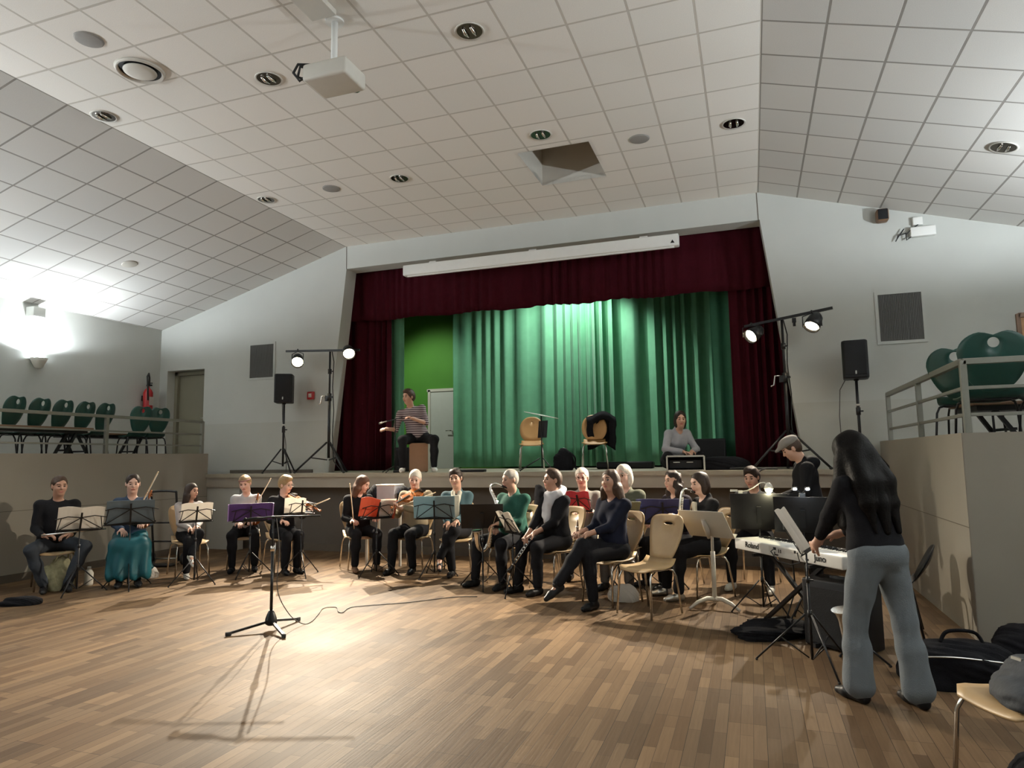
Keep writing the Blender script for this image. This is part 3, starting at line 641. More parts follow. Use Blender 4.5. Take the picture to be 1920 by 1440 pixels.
def make_chair(label, kind, shell, legm, group, z_seat=0.46, w=0.42, bh=0.44, hole=(0.055, 0.014)):
    """front faces +x"""
    o = thing('shell_chair' if kind != 'green' else 'plastic_chair', label, 'chair', (0, 0, 0), 0, group)
    N = 40
    # seat: a sheet curving down at the front and up at the back
    m = MB(); nx, ny = 10, 8; v = []
    for t in (0, -0.011):
        for i in range(nx + 1):
            u = i / nx; x = -0.20 + 0.41 * u
            z = z_seat - 0.02 * math.sin(PI * u) - 0.035 * max(0, (u - 0.82) / 0.18) ** 2 + 0.05 * max(0, (0.18 - u) / 0.18) ** 2
            hw = w / 2 * (0.86 + 0.14 * math.sin(PI * min(1, u * 1.2) * 0.5)) * (1 - 0.25 * max(0, (u - 0.88) / 0.12) ** 2)
            for j in range(ny + 1):
                y = -hw + 2 * hw * j / ny; v.append((x, y, z + t + 0.012 * (abs(y) / hw) ** 2))
    L = (nx + 1) * (ny + 1); f = []
    for i in range(nx):
        for j in range(ny):
            b = i * (ny + 1) + j
            f.append((b, b + ny + 1, b + ny + 2, b + 1)); f.append((L + b, L + b + 1, L + b + ny + 2, L + b + ny + 1))
    for i in range(nx):
        for j in (0, ny):
            b = i * (ny + 1) + j; f.append((b, b + ny + 1, L + b + ny + 1, L + b))
    for j in range(ny):
        for i in (0, nx):
            b = i * (ny + 1) + j; f.append((b, b + 1, L + b + 1, L + b))
    m.add(v, f, 0, True); m.build('seat', shell, o)
    oc = lobed(N, w, bh, {'green': 'green'}.get(kind, kind))
    hc = bh * (0.80 if kind != 'green' else 0.80)
    inn = []
    for i in range(N):
        t = 2 * PI * i / N
        inn.append((math.cos(t) * hole[0], hc + math.sin(t) * hole[1]))
    def fn(a, b, t):
        return (-0.19 - 0.16 * (b / bh) - 0.03 * math.sin(PI * b / bh) + 0.035 * (a / (w / 2)) ** 2 - t, a, z_seat + 0.02 + b)
    MB().ring(oc, inn, 0.011, fn).build('backrest', shell, o)
    r = 0.0105; ws = w / 0.42
    for sy in (-ws, ws):
        MB().tube([(0.13, sy * 0.15, z_seat - 0.03), (0.165, sy * 0.175, z_seat - 0.045), (0.19, sy * 0.19, z_seat - 0.10), (0.215, sy * 0.21, 0.012)], r, 8).build('leg', legm, o)
        MB().tube([(-0.12, sy * 0.15, z_seat - 0.03), (-0.155, sy * 0.175, z_seat - 0.045), (-0.18, sy * 0.19, z_seat - 0.10), (-0.235, sy * 0.205, 0.012)], r, 8).build('leg', legm, o)
    m = MB()
    for sy in (-ws, ws): m.tube([(0.135, sy * 0.15, z_seat - 0.032), (-0.125, sy * 0.15, z_seat - 0.032)], r * 0.9, 8)
    for x in (0.1, -0.1): m.tube([(x, -0.15 * ws, z_seat - 0.034), (x, 0.15 * ws, z_seat - 0.034)], r * 0.8, 8)
    m.build('seat_frame', legm, o)
    return o

WCH = make_chair('empty wooden shell chair with a slot in its back, nearest the middle of the floor', 'waist', mt['wood'], mt['chrome'], 'wooden shell chairs of the players')
WCH.location = (-1.00, 6.76, 0); WCH.rotation_euler.z = math.radians(238)
def wchair(x, y, deg, label): return dup(WCH, (x, y, 0), math.radians(deg), label)

GCH = make_chair('green plastic chair', 'green', mt['green_shell'], mt['black_metal'], 'green chairs on the left gallery', z_seat=0.45, w=0.33, bh=0.46, hole=(0.030, 0.036))
xs = [(6.50, 1), (6.86, 2), (7.21, 3), (7.57, 4), (7.92, 5)]
gl = ['green chair at the table end under the uplighter', 'second green chair of the row after the uplighter', 'middle green chair of the row of five', 'fourth green chair from the uplighter end', 'green chair closest to the railing post, last of the five']
for (y, k), lab in zip(xs, gl):
    if k == 1: GCH.location = (-9.72, y, ZG); GCH.rotation_euler.z = math.radians(190); GCH['label'] = lab; GCH.scale = (1.02, 1.02, 1.02)
    else: dup(GCH, (-9.72, y, ZG), math.radians(190 - k), lab, None, 1.02)
dup(GCH, (-9.75, 8.75, ZG), math.radians(160), 'green chair in front of the fire extinguisher, the farther from the door')
dup(GCH, (-9.75, 9.14, ZG), math.radians(156), 'green chair right beside the gallery door recess')
GCW = make_chair('green chair behind the slanting railing end on the right gallery', 'green', mt['green_shell'], mt['black_metal'], 'green chairs on the right gallery', z_seat=0.47, w=0.50, bh=0.50, hole=(0.042, 0.042)); GCW.location = (2.0, 7.72, ZG); GCW.rotation_euler.z = math.radians(62)
dup(GCW, (1.99, 7.05, ZG), math.radians(84), 'green chair showing its round hole above the right railing corner', 'green chairs on the right gallery', 1.02)
dup(GCW, (2.52, 7.05, ZG), math.radians(110), 'green chair cut off by the photo edge on the right gallery', 'green chairs on the right gallery', 1.0)

def folding_table(loc, rz, L, Wd, h, label):
    o = thing('folding_table', label, 'table', loc, rz)
    MB().rbox((0, 0, h - 0.015), (L, Wd, 0.03), 0.006).build('tabletop', mt['wood_dark'], o)
    MB().box((0, 0, h - 0.055), (L - 0.1, Wd - 0.12, 0.05)).build('apron', mt['black_metal'], o)
    for s in (-1, 1):
        for q in (-1, 1):
            MB().beam((s * (L / 2 - 0.2), q * (Wd / 2 - 0.1), h - 0.06), (s * (L / 2 - 0.45), q * (Wd / 2 - 0.08), 0.0), 0.035, 0.035).build('leg', mt['black_metal'], o)
        MB().beam((s * (L / 2 - 0.36), -(Wd / 2 - 0.09), 0.2), (s * (L / 2 - 0.36), (Wd / 2 - 0.09), 0.2), 0.025, 0.025).build('stretcher', mt['black_metal'], o)
    return o
folding_table((-9.42, 6.65, ZG), PI / 2, 1.9, 0.38, 0.53, 'dark wooden folding table in front of the green chairs on the left gallery')
folding_table((-10.2, 8.6, ZG), PI / 2, 1.6, 0.5, 0.5, 'black-legged folding table behind the last green chairs of the row')
folding_table((2.75, 7.7, ZG), 0.1, 1.7, 0.6, 0.45, 'folding table among the green chairs on the right gallery')

# ------------------------------------------------------------------ music stands
STANDN = {}
def music_stand(x, y, deg, hz, label, w=0.48, h=0.26, tilt=28, style='wire', mat=None, hub=0.30, spread=0.30, a0=0.4):
    """desk faces the player at +x"""
    mat = mat or mt['black_metal']
    o = thing('music_stand', label, 'music stand', (x, y, 0), math.radians(deg), 'music stands')
    r = 0.007
    MB().cyl((0, 0, 0.05), (0, 0, hub + 0.25), 0.010, 8).cyl((0, 0, hub), (0, 0, hz), 0.007, 8).build('pole', mat, o)
    MB().cyl((0, 0, hub - 0.02), (0, 0, hub + 0.03), 0.016, 8).build('collar', mat, o)
    MB().cyl((0, 0, hub + 0.22), (0, 0, hub + 0.26), 0.014, 8).box((0.02, 0, hub + 0.24), (0.035, 0.012, 0.012)).build('clamp_knob', mat, o)
    tripod(o, hub, spread, r, mat, a0=a0, brace=0.06)
    t = math.radians(tilt); Q = Matrix.Translation((0, 0, hz)) @ Euler((0, -t, 0)).to_matrix().to_4x4()
    m = MB()
    if style == 'wire':
        m.box((0, 0, h * 0.48), (0.012, 0.020, h * 1.0), 0, Q)
        for s in (-1, 1):
            pts = [(0, 0, h * 0.10), (0, s * w / 2, -0.0)]; m.beam(pts[0], pts[1], 0.005, 0.009, 0, Q)
            m.beam((0, 0, h * 0.72), (0, s * w * 0.46, h * 0.04), 0.005, 0.010, 0, Q)
            m.beam((0, 0, h * 0.72), (0, s * w * 0.27, h * 0.80), 0.005, 0.010, 0, Q)
            m.beam((0, s * w * 0.27, h * 0.80), (0, s * w * 0.52, h * 0.68), 0.005, 0.010, 0, Q)
            m.beam((0, s * w * 0.46, h * 0.04), (0, s * w * 0.40, h * 0.74), 0.005, 0.009, 0, Q)
        m.box((0.012, 0, 0.0), (0.04, w * 0.96, 0.008), 0, Q); m.box((0.03, 0, 0.012), (0.004, w * 0.96, 0.02), 0, Q)
    else:
        m.rbox((0, 0, h / 2), (0.006, w, h), 0.0025, 0, Q); m.box((0.03, 0, 0.004), (0.06, w, 0.006), 0, Q); m.box((-0.012, 0, h * 0.4), (0.02, 0.04, h * 0.5), 0, Q)
    m.build('desk', mat, o)
    return o, Matrix.Translation((x, y, 0)) @ rotz(math.radians(deg)) @ Q

def on_desk(Q, name, label, cat, w, h, mat, off=0.0, t=0.006, z0=0.008, pages=True, curl=0.0, group=None, trim=None, skew=0.0):
    """folder or sheets lying on a desk; front side +x"""
    o = thing(name, label, cat, Q @ Vector((0.006, off, 0)), 0, group)
    loc = Matrix.Translation(-(Q @ Vector((0.006, off, 0)))) @ Q @ Matrix.Translation((0.006, off, z0))
    m = MB(); n = 10; v = []
    for k in (0, 1):
        for i in range(n + 1):
            y = -w / 2 + w * i / n
            c = 0.006 + curl * abs(math.sin(PI * (i / n - 0.5) * 2)) * 0.02 + k * t
            v.append((c, y, skew * y)); v.append((c + curl * 0.015, y * (1 + 0.02 * curl), h + skew * y + curl * 0.01 * math.sin(i)))
    f = []; L = 2 * (n + 1)
    for i in range(n):
        b = 2 * i; f += [(b, b + 1, b + 3, b + 2), (L + b, L + b + 2, L + b + 3, L + b + 1), (b, b + 2, L + b + 2, L + b), (b + 1, L + b + 1, L + b + 3, b + 3)]
    f += [(0, L, L + 1, 1), (2 * n, 2 * n + 1, L + 2 * n + 1, L + 2 * n)]
    m.add(v, f, 0, False, loc); m.build('cover' if pages else 'page', mat, o)
    if pages:
        m = MB(); m.box((0.012 + t, -w * 0.24, h * 0.5), (0.002, w * 0.44, h * 0.96), 0, loc); p = m.build('page', mt['paper'], o)
    if trim:
        m = MB()
        for s in (-1, 1): m.box((0.003, s * w / 2, h / 2), (0.016, 0.012, h * 0.98), 0, loc)
        m.build('edge_band', trim, o)
    return o

# ------------------------------------------------------------------ stands, folders and sheets of the orchestra
cloth = {}
for n, c in dict(slate=(0.12, 0.16, 0.19), purple=(0.07, 0.03, 0.15), orange=(0.42, 0.085, 0.04), sky=(0.27, 0.38, 0.42), olive=(0.20, 0.20, 0.13), navy=(0.022, 0.026, 0.10), pinkred=(0.60, 0.05, 0.07)).items():
    mt['f_' + n] = TL('folder_' + n, c, 0.12 if n in ('slate', 'purple', 'navy', 'pinkred') else 0.3, 0.55)
mt['lilac'] = M('lilac_edge', (0.28, 0.20, 0.45), 0.5)

ST = [
 # x, y, deg, hz, w, h, tilt, style, stand label, item kind, item label, colour, item w, h, off
 (-7.53, 6.08, 150, 0.72, 0.50, 0.24, 26, 'wire', 'black folding music stand before the man in the black sweater', 'sheet', 'pale double music sheet on the stand of the man in black', 'paper', 0.47, 0.29, 0.0),
 (-7.22, 6.50, 138, 0.76, 0.58, 0.28, 22, 'wire', 'black folding music stand before the woman in the teal skirt', 'folder', 'large slate grey folder hiding the chest of the teal-skirted woman', 'f_slate', 0.51, 0.30, 0.0),
 (-6.62, 6.93, 142, 0.76, 0.40, 0.22, 26, 'wire', 'small black music stand before the long-haired girl', 'sheet', 'white music sheet in front of the girl with long dark hair', 'paper', 0.36, 0.24, 0.0),
 (-6.35, 7.60, 135, 0.71, 0.46, 0.22, 20, 'wire', 'music stand behind the purple folder', 'folder', 'dark purple folder with lilac edges in front of the headband woman', 'f_purple', 0.56, 0.24, 0.0),
 (-5.69, 7.80, 135, 0.80, 0.34, 0.20, 22, 'wire', 'slim music stand before the fair-haired violinist in black', 'sheet', 'cream music sheet standing crooked before the fair-haired violinist', 'paper', 0.27, 0.21, 0.09),
 (-4.72, 8.08, 150, 0.73, 0.48, 0.24, 24, 'wire', 'music stand carrying the orange folder', 'folder', 'orange-red folder drooping to one side beside the dark-haired woman', 'f_orange', 0.55, 0.26, 0.0),
 (-3.93, 8.18, 112, 0.73, 0.50, 0.26, 22, 'wire', 'music stand carrying the pale blue folder', 'folder', 'pale blue-grey folder in front of the white-haired violinist', 'f_sky', 0.53, 0.30, 0.0),
 (-3.05, 7.65, 108, 0.68, 0.50, 0.32, 25, 'solid', 'solid black music stand before the man in the green sweater', None, '', '', 0, 0, 0),
 (-2.58, 7.38, 48, 0.66, 0.36, 0.26, 32, 'wire', 'black music stand turned sideways before the woman with the white scarf', 'sheet', 'white sheet on the sideways stand between the green sweater and the white scarf', 'paper', 0.34, 0.26, 0.0),
 (-1.46, 7.74, 118, 0.73, 0.46, 0.26, 30, 'wire', 'music stand carrying the olive folder', 'folder', 'olive grey folder in front of the white-haired woman', 'f_olive', 0.46, 0.29, 0.0),
 (-0.98, 7.92, 96, 0.74, 0.46, 0.26, 18, 'wire', 'music stand behind the navy folder', 'folder', 'wide navy blue folder in front of the curly-haired woman', 'f_navy', 0.58, 0.28, 0.0),
 (0.03, 7.15, 92, 0.78, 0.52, 0.36, 16, 'solid', 'broad black music desk behind the white keyboard', None, '', '', 0, 0, 0),
 (0.40, 6.75, 86, 0.80, 0.48, 0.34, 20, 'solid', 'black music desk with two small bright lamps on its top edge', None, '', '', 0, 0, 0),
 (0.33, 5.45, -14, 0.79, 0.34, 0.30, 32, 'wire', 'tall black music stand at the hand of the standing woman in jeans', 'sheet', 'white curling sheets held by the standing woman in jeans', 'paper', 0.34, 0.34, 0.0),
 (-2.03, 8.30, 80, 0.84, 0.34, 0.22, 22, 'wire', 'music stand before the white-haired man in glasses', 'sheet', 'red and white sheet before the white-haired man in glasses', 'f_pinkred', 0.30, 0.24, 0.0),
]
DESK = {}
for i, (x, y, dg, hz, w, h, tl, sty, slab, kind, ilab, col, iw, ih, off) in enumerate(ST):
    so, Q = music_stand(x, y, dg, hz, slab, w, h, tl, sty, None, 0.30 if i != 13 else 0.36, 0.30 if i != 13 else 0.38, 0.4 + i * 0.7)
    DESK[i] = Q
    if kind:
        on_desk(Q, 'music_folder' if kind == 'folder' else 'music_sheet', ilab, 'folder' if kind == 'folder' else 'sheet music', iw, ih, mt[col], off,
                pages=(kind == 'folder'), t=0.005 if kind == 'folder' else 0.002, curl=0.6 if kind == 'sheet' else (1.0 if col == 'f_orange' else 0.15), group='folders on music stands' if kind == 'folder' else 'music sheets on stands',
                trim=mt['lilac'] if col == 'f_purple' else None, skew=0.14 if col == 'f_orange' else (0.05 if i in (0, 4) else 0.0))
# white solid stand with curved feet
o = thing('music_stand', 'white solid music stand with curved white feet by the empty wooden chair', 'music stand', (-0.42, 7.20, 0), math.radians(62), 'music stands')
MB().cyl((0, 0, 0.06), (0, 0, 0.55), 0.022, 14).cyl((0, 0, 0.5), (0, 0, 0.76), 0.014, 12).build('pole', mt['offwhite'], o)
for k in range(3):
    a = 0.5 + 2 * PI * k / 3; c, s = math.cos(a), math.sin(a)
    MB().tube([(0.0, 0, 0.09), (0.08 * c, 0.08 * s, 0.10), (0.18 * c, 0.18 * s, 0.07), (0.27 * c, 0.27 * s, 0.015)], [0.024, 0.022, 0.019, 0.014], 10).build('leg', mt['offwhite'], o)
Q = Matrix.Translation((0, 0, 0.69)) @ Euler((0, -math.radians(38), 0)).to_matrix().to_4x4()
m = MB(); m.rbox((0, 0, 0.17), (0.006, 0.50, 0.34), 0.0025, 0, Q); m.box((0.03, 0, 0.003), (0.06, 0.5, 0.006), 0, Q); m.tube([(-0.05, 0, 0.03), (-0.02, 0, 0.12), (-0.008, 0, 0.24)], [0.014, 0.03, 0.02], 10, 0, Q)
m.build('desk', mt['offwhite'], o)

# clip-on lamps
o = thing('clip_lamp', 'bright warm clip lamp with a thin curved neck on the broad black desk', 'clip lamp', (0.03, 7.15, 1.08))
P0 = Vector((0.03, 7.15, 1.08))
MB().box((-0.16, -0.02, 0.03), (0.04, 0.05, 0.08)).box((-0.22, -0.02, 0.07), (0.07, 0.015, 0.02)).build('clamp', mt['offwhite'], o)
MB().tube([(-0.16, -0.02, 0.06), (-0.10, -0.04, 0.07), (-0.04, -0.06, 0.10), (0.02, -0.08, 0.145), (0.06, -0.09, 0.15), (0.085, -0.10, 0.135)], 0.005, 8).build('neck', mt['offwhite'], o)
MB().lathe([(0.012, 0.04), (0.03, 0.02), (0.045, -0.02), (0.040, -0.02), (0.026, 0.015), (0.001, 0.03)], 16, 0, Matrix.Translation((0.10, -0.10, 0.11))).build('shade', mt['offwhite'], o)
MB().ball((0.10, -0.105, 0.085), 0.034, 12).build('bulb', mt['lens_clip'], o)
light('clip_lamp_glow', 'POINT', (0.13, 7.02, 1.13), None, 6.0, (1, 0.9, 0.55), 0.03)
o = thing('clip_lamp', 'small twin-headed white clip lamp on the desk beside the capped man', 'clip lamp', (0.40, 6.70, 1.12))
MB().box((0, 0, 0.0), (0.05, 0.04, 0.06)).build('clamp', mt['black'], o)
for sx in (-0.06, 0.045):
    MB().tube([(0, 0, 0.03), (sx * 0.5, -0.01, 0.05), (sx, -0.02, 0.065)], 0.005, 6).build('neck', mt['black'], o)
    MB().rbox((sx, -0.03, 0.07), (0.05, 0.035, 0.03), 0.008).build('head', mt['black'], o)
    MB().ball((sx, -0.05, 0.068), (0.017, 0.008, 0.012), 10).build('bulb', mt['lens_led'], o)
light('led_glow', 'POINT', (0.40, 6.55, 1.17), None, 1.2, (0.85, 0.95, 1), 0.02)

# ------------------------------------------------------------------ keyboard
KA = Vector((-0.20, 6.92, 0)); KB = Vector((0.60, 5.80, 0)); kd = (KB - KA).normalized(); ka = math.atan2(kd.y, kd.x); kc = (KA + KB) / 2; KL = (KB - KA).length
o = thing('keyboard_piano', 'white stage keyboard on a folding stand, its back panel with dark lettering towards us', 'keyboard', (kc.x, kc.y, 0.62), ka)
# local x to the right along the back panel, -y towards the viewer
MB().rbox((0, 0.14, 0.05), (KL, 0.28, 0.10), 0.012).build('body', mt['white'], o)
m = MB(); n = 52
for i in range(n): m.box((-KL / 2 + 0.12 + (i + 0.5) * (KL - 0.16) / n, 0.235, 0.104), ((KL - 0.16) / n * 0.92, 0.13, 0.012))
m.build('white_keys', mt['white'], o)
m = MB()
for i in range(n):
    if i % 7 in (0, 1, 3, 4, 5): m.box((-KL / 2 + 0.12 + (i + 1) * (KL - 0.16) / n, 0.21, 0.114), ((KL - 0.16) / n * 0.5, 0.08, 0.014))
m.build('black_keys', mt['black'], o)
m = MB()
for x, z, w, h in ((-0.10, 0.070, 0.035, 0.022), (0.16, 0.072, 0.022, 0.022), (0.19, 0.065, 0.014, 0.014), (-0.045, 0.055, 0.008, 0.03), (-0.02, 0.055, 0.008, 0.03), (-0.08, 0.020, 0.05, 0.012), (-0.10, 0.028, 0.01, 0.03), (0.30, 0.03, 0.03, 0.015)):
    m.box((x, -0.002, z), (w, 0.006, h))
m.build('sockets', mt['black'], o)
m = MB(); m.box((0.03, -0.0015, 0.05), (0.42, 0.002, 0.07)); m.build('connector_plate', M('plate_grey', (0.62, 0.61, 0.57), 0.4), o)
def text_part(body, size, loc, rot, mat, parent, name):
    c = bpy.data.curves.new(name, 'FONT'); c.body = body; c.size = size; c.extrude = 0.0006; c.align_x = 'CENTER'; c.offset = 0.0006
    t = bpy.data.objects.new(name, c); COL.objects.link(t); bpy.context.view_layer.update()
    me = bpy.data.meshes.new_from_object(t.evaluated_get(bpy.context.evaluated_depsgraph_get())); bpy.data.objects.remove(t)
    me.materials.clear(); me.materials.append(mat)
    q = bpy.data.objects.new(name, me); COL.objects.link(q); q.location = loc; q.rotation_euler = rot; q.parent = parent; return q
text_part('Roland', 0.072, (-0.42, -0.003, 0.035), (PI / 2, 0, 0), mt['black'], o, 'lettering')
text_part('Juno', 0.072, (0.45, -0.003, 0.035), (PI / 2, 0, -0.0), mt['black'], o, 'lettering')
MB().tube([(-0.10, -0.004, 0.07), (-0.09, -0.05, 0.05), (0.0, -0.05, -0.02), (0.15, -0.04, -0.03), (0.25, -0.03, 0.0), (0.19, -0.004, 0.065)], 0.005, 6).build('cable', mt['rubber'], o)
o2 = thing('keyboard_stand', 'black crossed-leg stand under the white keyboard', 'keyboard stand', (kc.x, kc.y, 0), ka)
for s in (-1, 1):
    y = 0.10 if s < 0 else 0.15
    MB().beam((-0.42, y, 0.02) if s < 0 else (0.42, y, 0.02), (0.36, y, 0.60) if s < 0 else (-0.36, y, 0.60), 0.03, 0.03).build('cross_leg', mt['black_metal'], o2)
    MB().beam((s * -0.42, -0.08, 0.018), (s * -0.42, 0.34, 0.018), 0.035, 0.03).build('foot_bar', mt['black_metal'], o2)
    MB().beam((s * 0.36, -0.04, 0.605), (s * 0.36, 0.32, 0.605), 0.03, 0.025).build('support_arm', mt['black_metal'], o2)
lump_late = [('gig_bag', 'flat black bag on the floor under the middle of the keyboard', 'bag', (0.10, 6.30, 0), (0.36, 0.20, 0.11), 51, 0.6)]
# black boxes below the keyboard
o = thing('keyboard_amplifier', 'black amplifier box standing under the near end of the keyboard', 'amplifier', (0.60, 6.03, 0), ka + 0.3)
MB().rbox((0, 0, 0.265), (0.48, 0.30, 0.51), 0.015).build('cabinet', mt['black'], o); MB().box((0, -0.152, 0.25), (0.42, 0.006, 0.42)).build('grille', mt['grille'], o); MB().box((0, 0, 0.53), (0.16, 0.03, 0.02)).build('handle', mt['rubber'], o)
o = MB().tube([(0.15, 6.4, 0.008), (0.3, 6.2, 0.008), (0.42, 6.3, 0.008), (0.36, 6.5, 0.008), (0.22, 6.45, 0.008), (0.1, 6.2, 0.008), (-0.05, 6.3, 0.008), (0.0, 6.55, 0.008), (0.2, 6.7, 0.01), (0.3, 6.7, 0.3), (0.28, 6.45, 0.6)], 0.007, 6).build('keyboard_cable', mt['rubber']); tag(o, 'tangle of black cable on the floor under the keyboard', 'cable')

# ------------------------------------------------------------------ foreground microphone stand and its cable
MX, MY = -4.15, 5.27
o = thing('microphone_stand', 'tall black microphone stand alone on the open floor', 'microphone stand', (MX, MY, 0))
MB().cyl((0, 0, 0.06), (0, 0, 0.70), 0.0135, 12).build('lower_tube', mt['black_metal'], o); MB().cyl((0, 0, 0.66), (0, 0, 0.99), 0.009, 12).build('upper_tube', mt['black_metal'], o)
MB().cyl((0, 0, 0.69), (0, 0, 0.735), 0.019, 12).build('clutch', mt['chrome'], o)
MB().lathe([(0.02, 0.17), (0.035, 0.14), (0.05, 0.10), (0.055, 0.06), (0.03, 0.04)], 14).build('hub', mt['black'], o)
for px_, py_ in ((-4.37, 4.97), (-3.79, 5.02), (-4.12, 5.62)):
    dx, dy = px_ - MX, py_ - MY; L = math.hypot(dx, dy); dx, dy = dx / L, dy / L; L = min(L, 0.36)
    lg = MB().beam((0.03 * dx, 0.03 * dy, 0.075), (L * dx, L * dy, 0.022), 0.022, 0.02).build('leg', mt['black_metal'], o)
    MB().rbox((L * dx, L * dy, 0.018), (0.05, 0.03, 0.034), 0.008, rz=math.atan2(dy, dx)).build('foot', mt['rubber'], lg)
MB().cyl((0, 0, 0.985), (0, 0, 1.005), 0.016, 12).tube([(-0.11, -0.03, 0.985), (-0.05, -0.015, 0.995), (0.02, 0.01, 0.998), (0.40, 0.15, 1.0)], 0.008, 8).build('boom', mt['black_metal'], o)
m_ = thing('microphone', 'small black microphone clipped on the bar of the foreground stand', 'microphone', (MX - 0.13, MY - 0.04, 0.985))
MB().tube([(0.03, 0.01, 0.0), (-0.02, -0.01, 0.0), (-0.07, -0.03, -0.005), (-0.10, -0.04, -0.01)], [0.011, 0.012, 0.013, 0.010], 10).build('body', mt['black'], m_); MB().ball((-0.11, -0.044, -0.01), 0.02, 10).build('grille', mt['grille'], m_)
cp = [(MX + 0.02, MY + 0.02, 0.98), (MX + 0.05, MY + 0.03, 0.7), (MX + 0.03, MY + 0.04, 0.35), (MX + 0.10, MY + 0.12, 0.12), (-3.98, 5.50, 0.012), (-3.97, 5.62, 0.006), (-4.09, 5.9, 0.006), (-4.2, 6.15, 0.006), (-4.1, 6.22, 0.006), (-3.97, 6.06, 0.006), (-3.90, 6.03, 0.006), (-3.95, 6.25, 0.006), (-3.8, 6.40, 0.006), (-3.5, 6.62, 0.006), (-3.15, 7.0, 0.006), (-2.9, 7.1, 0.006)]
def smooth_path(P, k=6):
    P = [Vector(p) for p in P]; out = []
    for i in range(len(P) - 1):
        a = P[max(i - 1, 0)]; b = P[i]; c = P[i + 1]; d = P[min(i + 2, len(P) - 1)]
        for j in range(k):
            t = j / k
            out.append(0.5 * ((2 * b) + (c - a) * t + (2 * a - 5 * b + 4 * c - d) * t * t + (3 * b - a - 3 * c + d) * t ** 3))
    out.append(P[-1]); return out
o = MB().tube(smooth_path(cp), 0.0042, 6).build('microphone_cable', mt['cable_grey']); tag(o, 'thin microphone cable winding across the parquet', 'cable')

# ------------------------------------------------------------------ things around the players
# hand truck leaning at the gallery wall
o = thing('hand_truck', 'black tubular hand truck leaning by the left gallery wall', 'hand truck', (-8.24, 8.0, 0), math.radians(15))
MB().tube(smooth_path([(-0.19, 0.10, 0.06), (-0.19, 0.02, 0.6), (-0.19, -0.02, 1.02), (-0.15, -0.03, 1.08), (0.15, -0.03, 1.08), (0.19, -0.02, 1.02), (0.19, 0.02, 0.6), (0.19, 0.10, 0.06)], 5), 0.016, 8).build('frame', mt['black_metal'], o)
for z in (0.35, 0.62): MB().cyl((-0.19, 0.04, z), (0.19, 0.04, z), 0.012).build('crossbar', mt['black_metal'], o)
MB().box((0, -0.02, 0.02), (0.40, 0.22, 0.012)).build('toe_plate', mt['black_metal'], o)
for s in (-1, 1): MB().cyl((s * 0.23, 0.14, 0.085), (s * 0.27, 0.14, 0.085), 0.085, 18).build('wheel', mt['rubber'], o)
MB().cyl((-0.23, 0.14, 0.085), (0.23, 0.14, 0.085), 0.012).build('axle', mt['steel'], o)
# floral bag below the first player, white bottle-like bag, dark bundle on floor
mt['floral'] = M('floral_cotton', (0.42, 0.40, 0.24), 0.85, nscale=22, namt=0.55, bump=0.2, bscale=30)
# floral tote
def lump(name, label, cat, loc, r, mat, seed=0, squash=0.35, rz=0.0, group=None, hole=False):
    rnd = random.Random(seed); bm = bmesh.new(); bmesh.ops.create_icosphere(bm, subdivisions=5, radius=1.0)
    fr = [(rnd.uniform(2, 5), rnd.uniform(2, 5), rnd.uniform(2, 5), rnd.uniform(0, 6)) for _ in range(5)]
    for v in bm.verts:
        n = sum(math.sin(a * v.co.x + b * v.co.y + c * v.co.z + p) for a, b, c, p in fr) / 5
        n2 = sum(abs(math.sin(2.2 * (b * v.co.x + c * v.co.y + a * v.co.z) + 2 * p + 2.0 * n)) for a, b, c, p in fr) / 5
        c = v.co * (1 + 0.22 * n + 0.16 * (n2 - 0.6)); z = c.z
        c.x = math.copysign(abs(c.x) ** 0.8, c.x); c.y = math.copysign(abs(c.y) ** 0.8, c.y)
        v.co = Vector((c.x * r[0], c.y * r[1], max(0.0, (z + squash) / (1 + squash)) * r[2]))
    me = bpy.data.meshes.new(name); bm.to_mesh(me); bm.free()
    for p in me.polygons: p.use_smooth = True
    me.materials.append(mat); o = bpy.data.objects.new(name, me); COL.objects.link(o); o.location = loc; o.rotation_euler.z = rz
    return tag(o, label, cat, group)
for n_, l_, c_, p_, r_, s_, z_ in lump_late: lump(n_, l_, c_, p_, r_, mt['black_cloth'], s_, rz=z_)
o = lump('tote_bag', 'pale floral cloth bag under the chair of the man in black', 'bag', (-8.02, 6.22, 0.0), (0.15, 0.17, 0.36), mt['floral'], 3)
MB().tube(smooth_path([(0.03, -0.08, 0.3), (0.08, -0.07, 0.42), (0.1, 0.0, 0.44), (0.08, 0.06, 0.42), (0.03, 0.08, 0.3)]), 0.01, 6).build('handle', mt['floral'], o)
o = thing('water_bottle', 'pale bottle standing on the floor beside the man in black', 'bottle', (-7.88, 6.52, 0)); MB().lathe([(0.001, 0), (0.045, 0), (0.05, 0.02), (0.05, 0.15), (0.03, 0.19), (0.02, 0.2)], 16).build('body', mt['offwhite'], o); MB().cyl((0, 0, 0.2), (0, 0, 0.225), 0.022).build('cap', mt['white'], o)
lump('glove', 'dark crumpled bundle lying on the floor at the far left', 'cloth', (-7.52, 5.42, 0), (0.20, 0.08, 0.09), mt['black_cloth'], 5, rz=0.5)
lump('shoulder_bag', 'small white bag on the floor behind the teal-skirted woman', 'bag', (-7.62, 7.15, 0), (0.14, 0.12, 0.14), mt['paper'], 8)
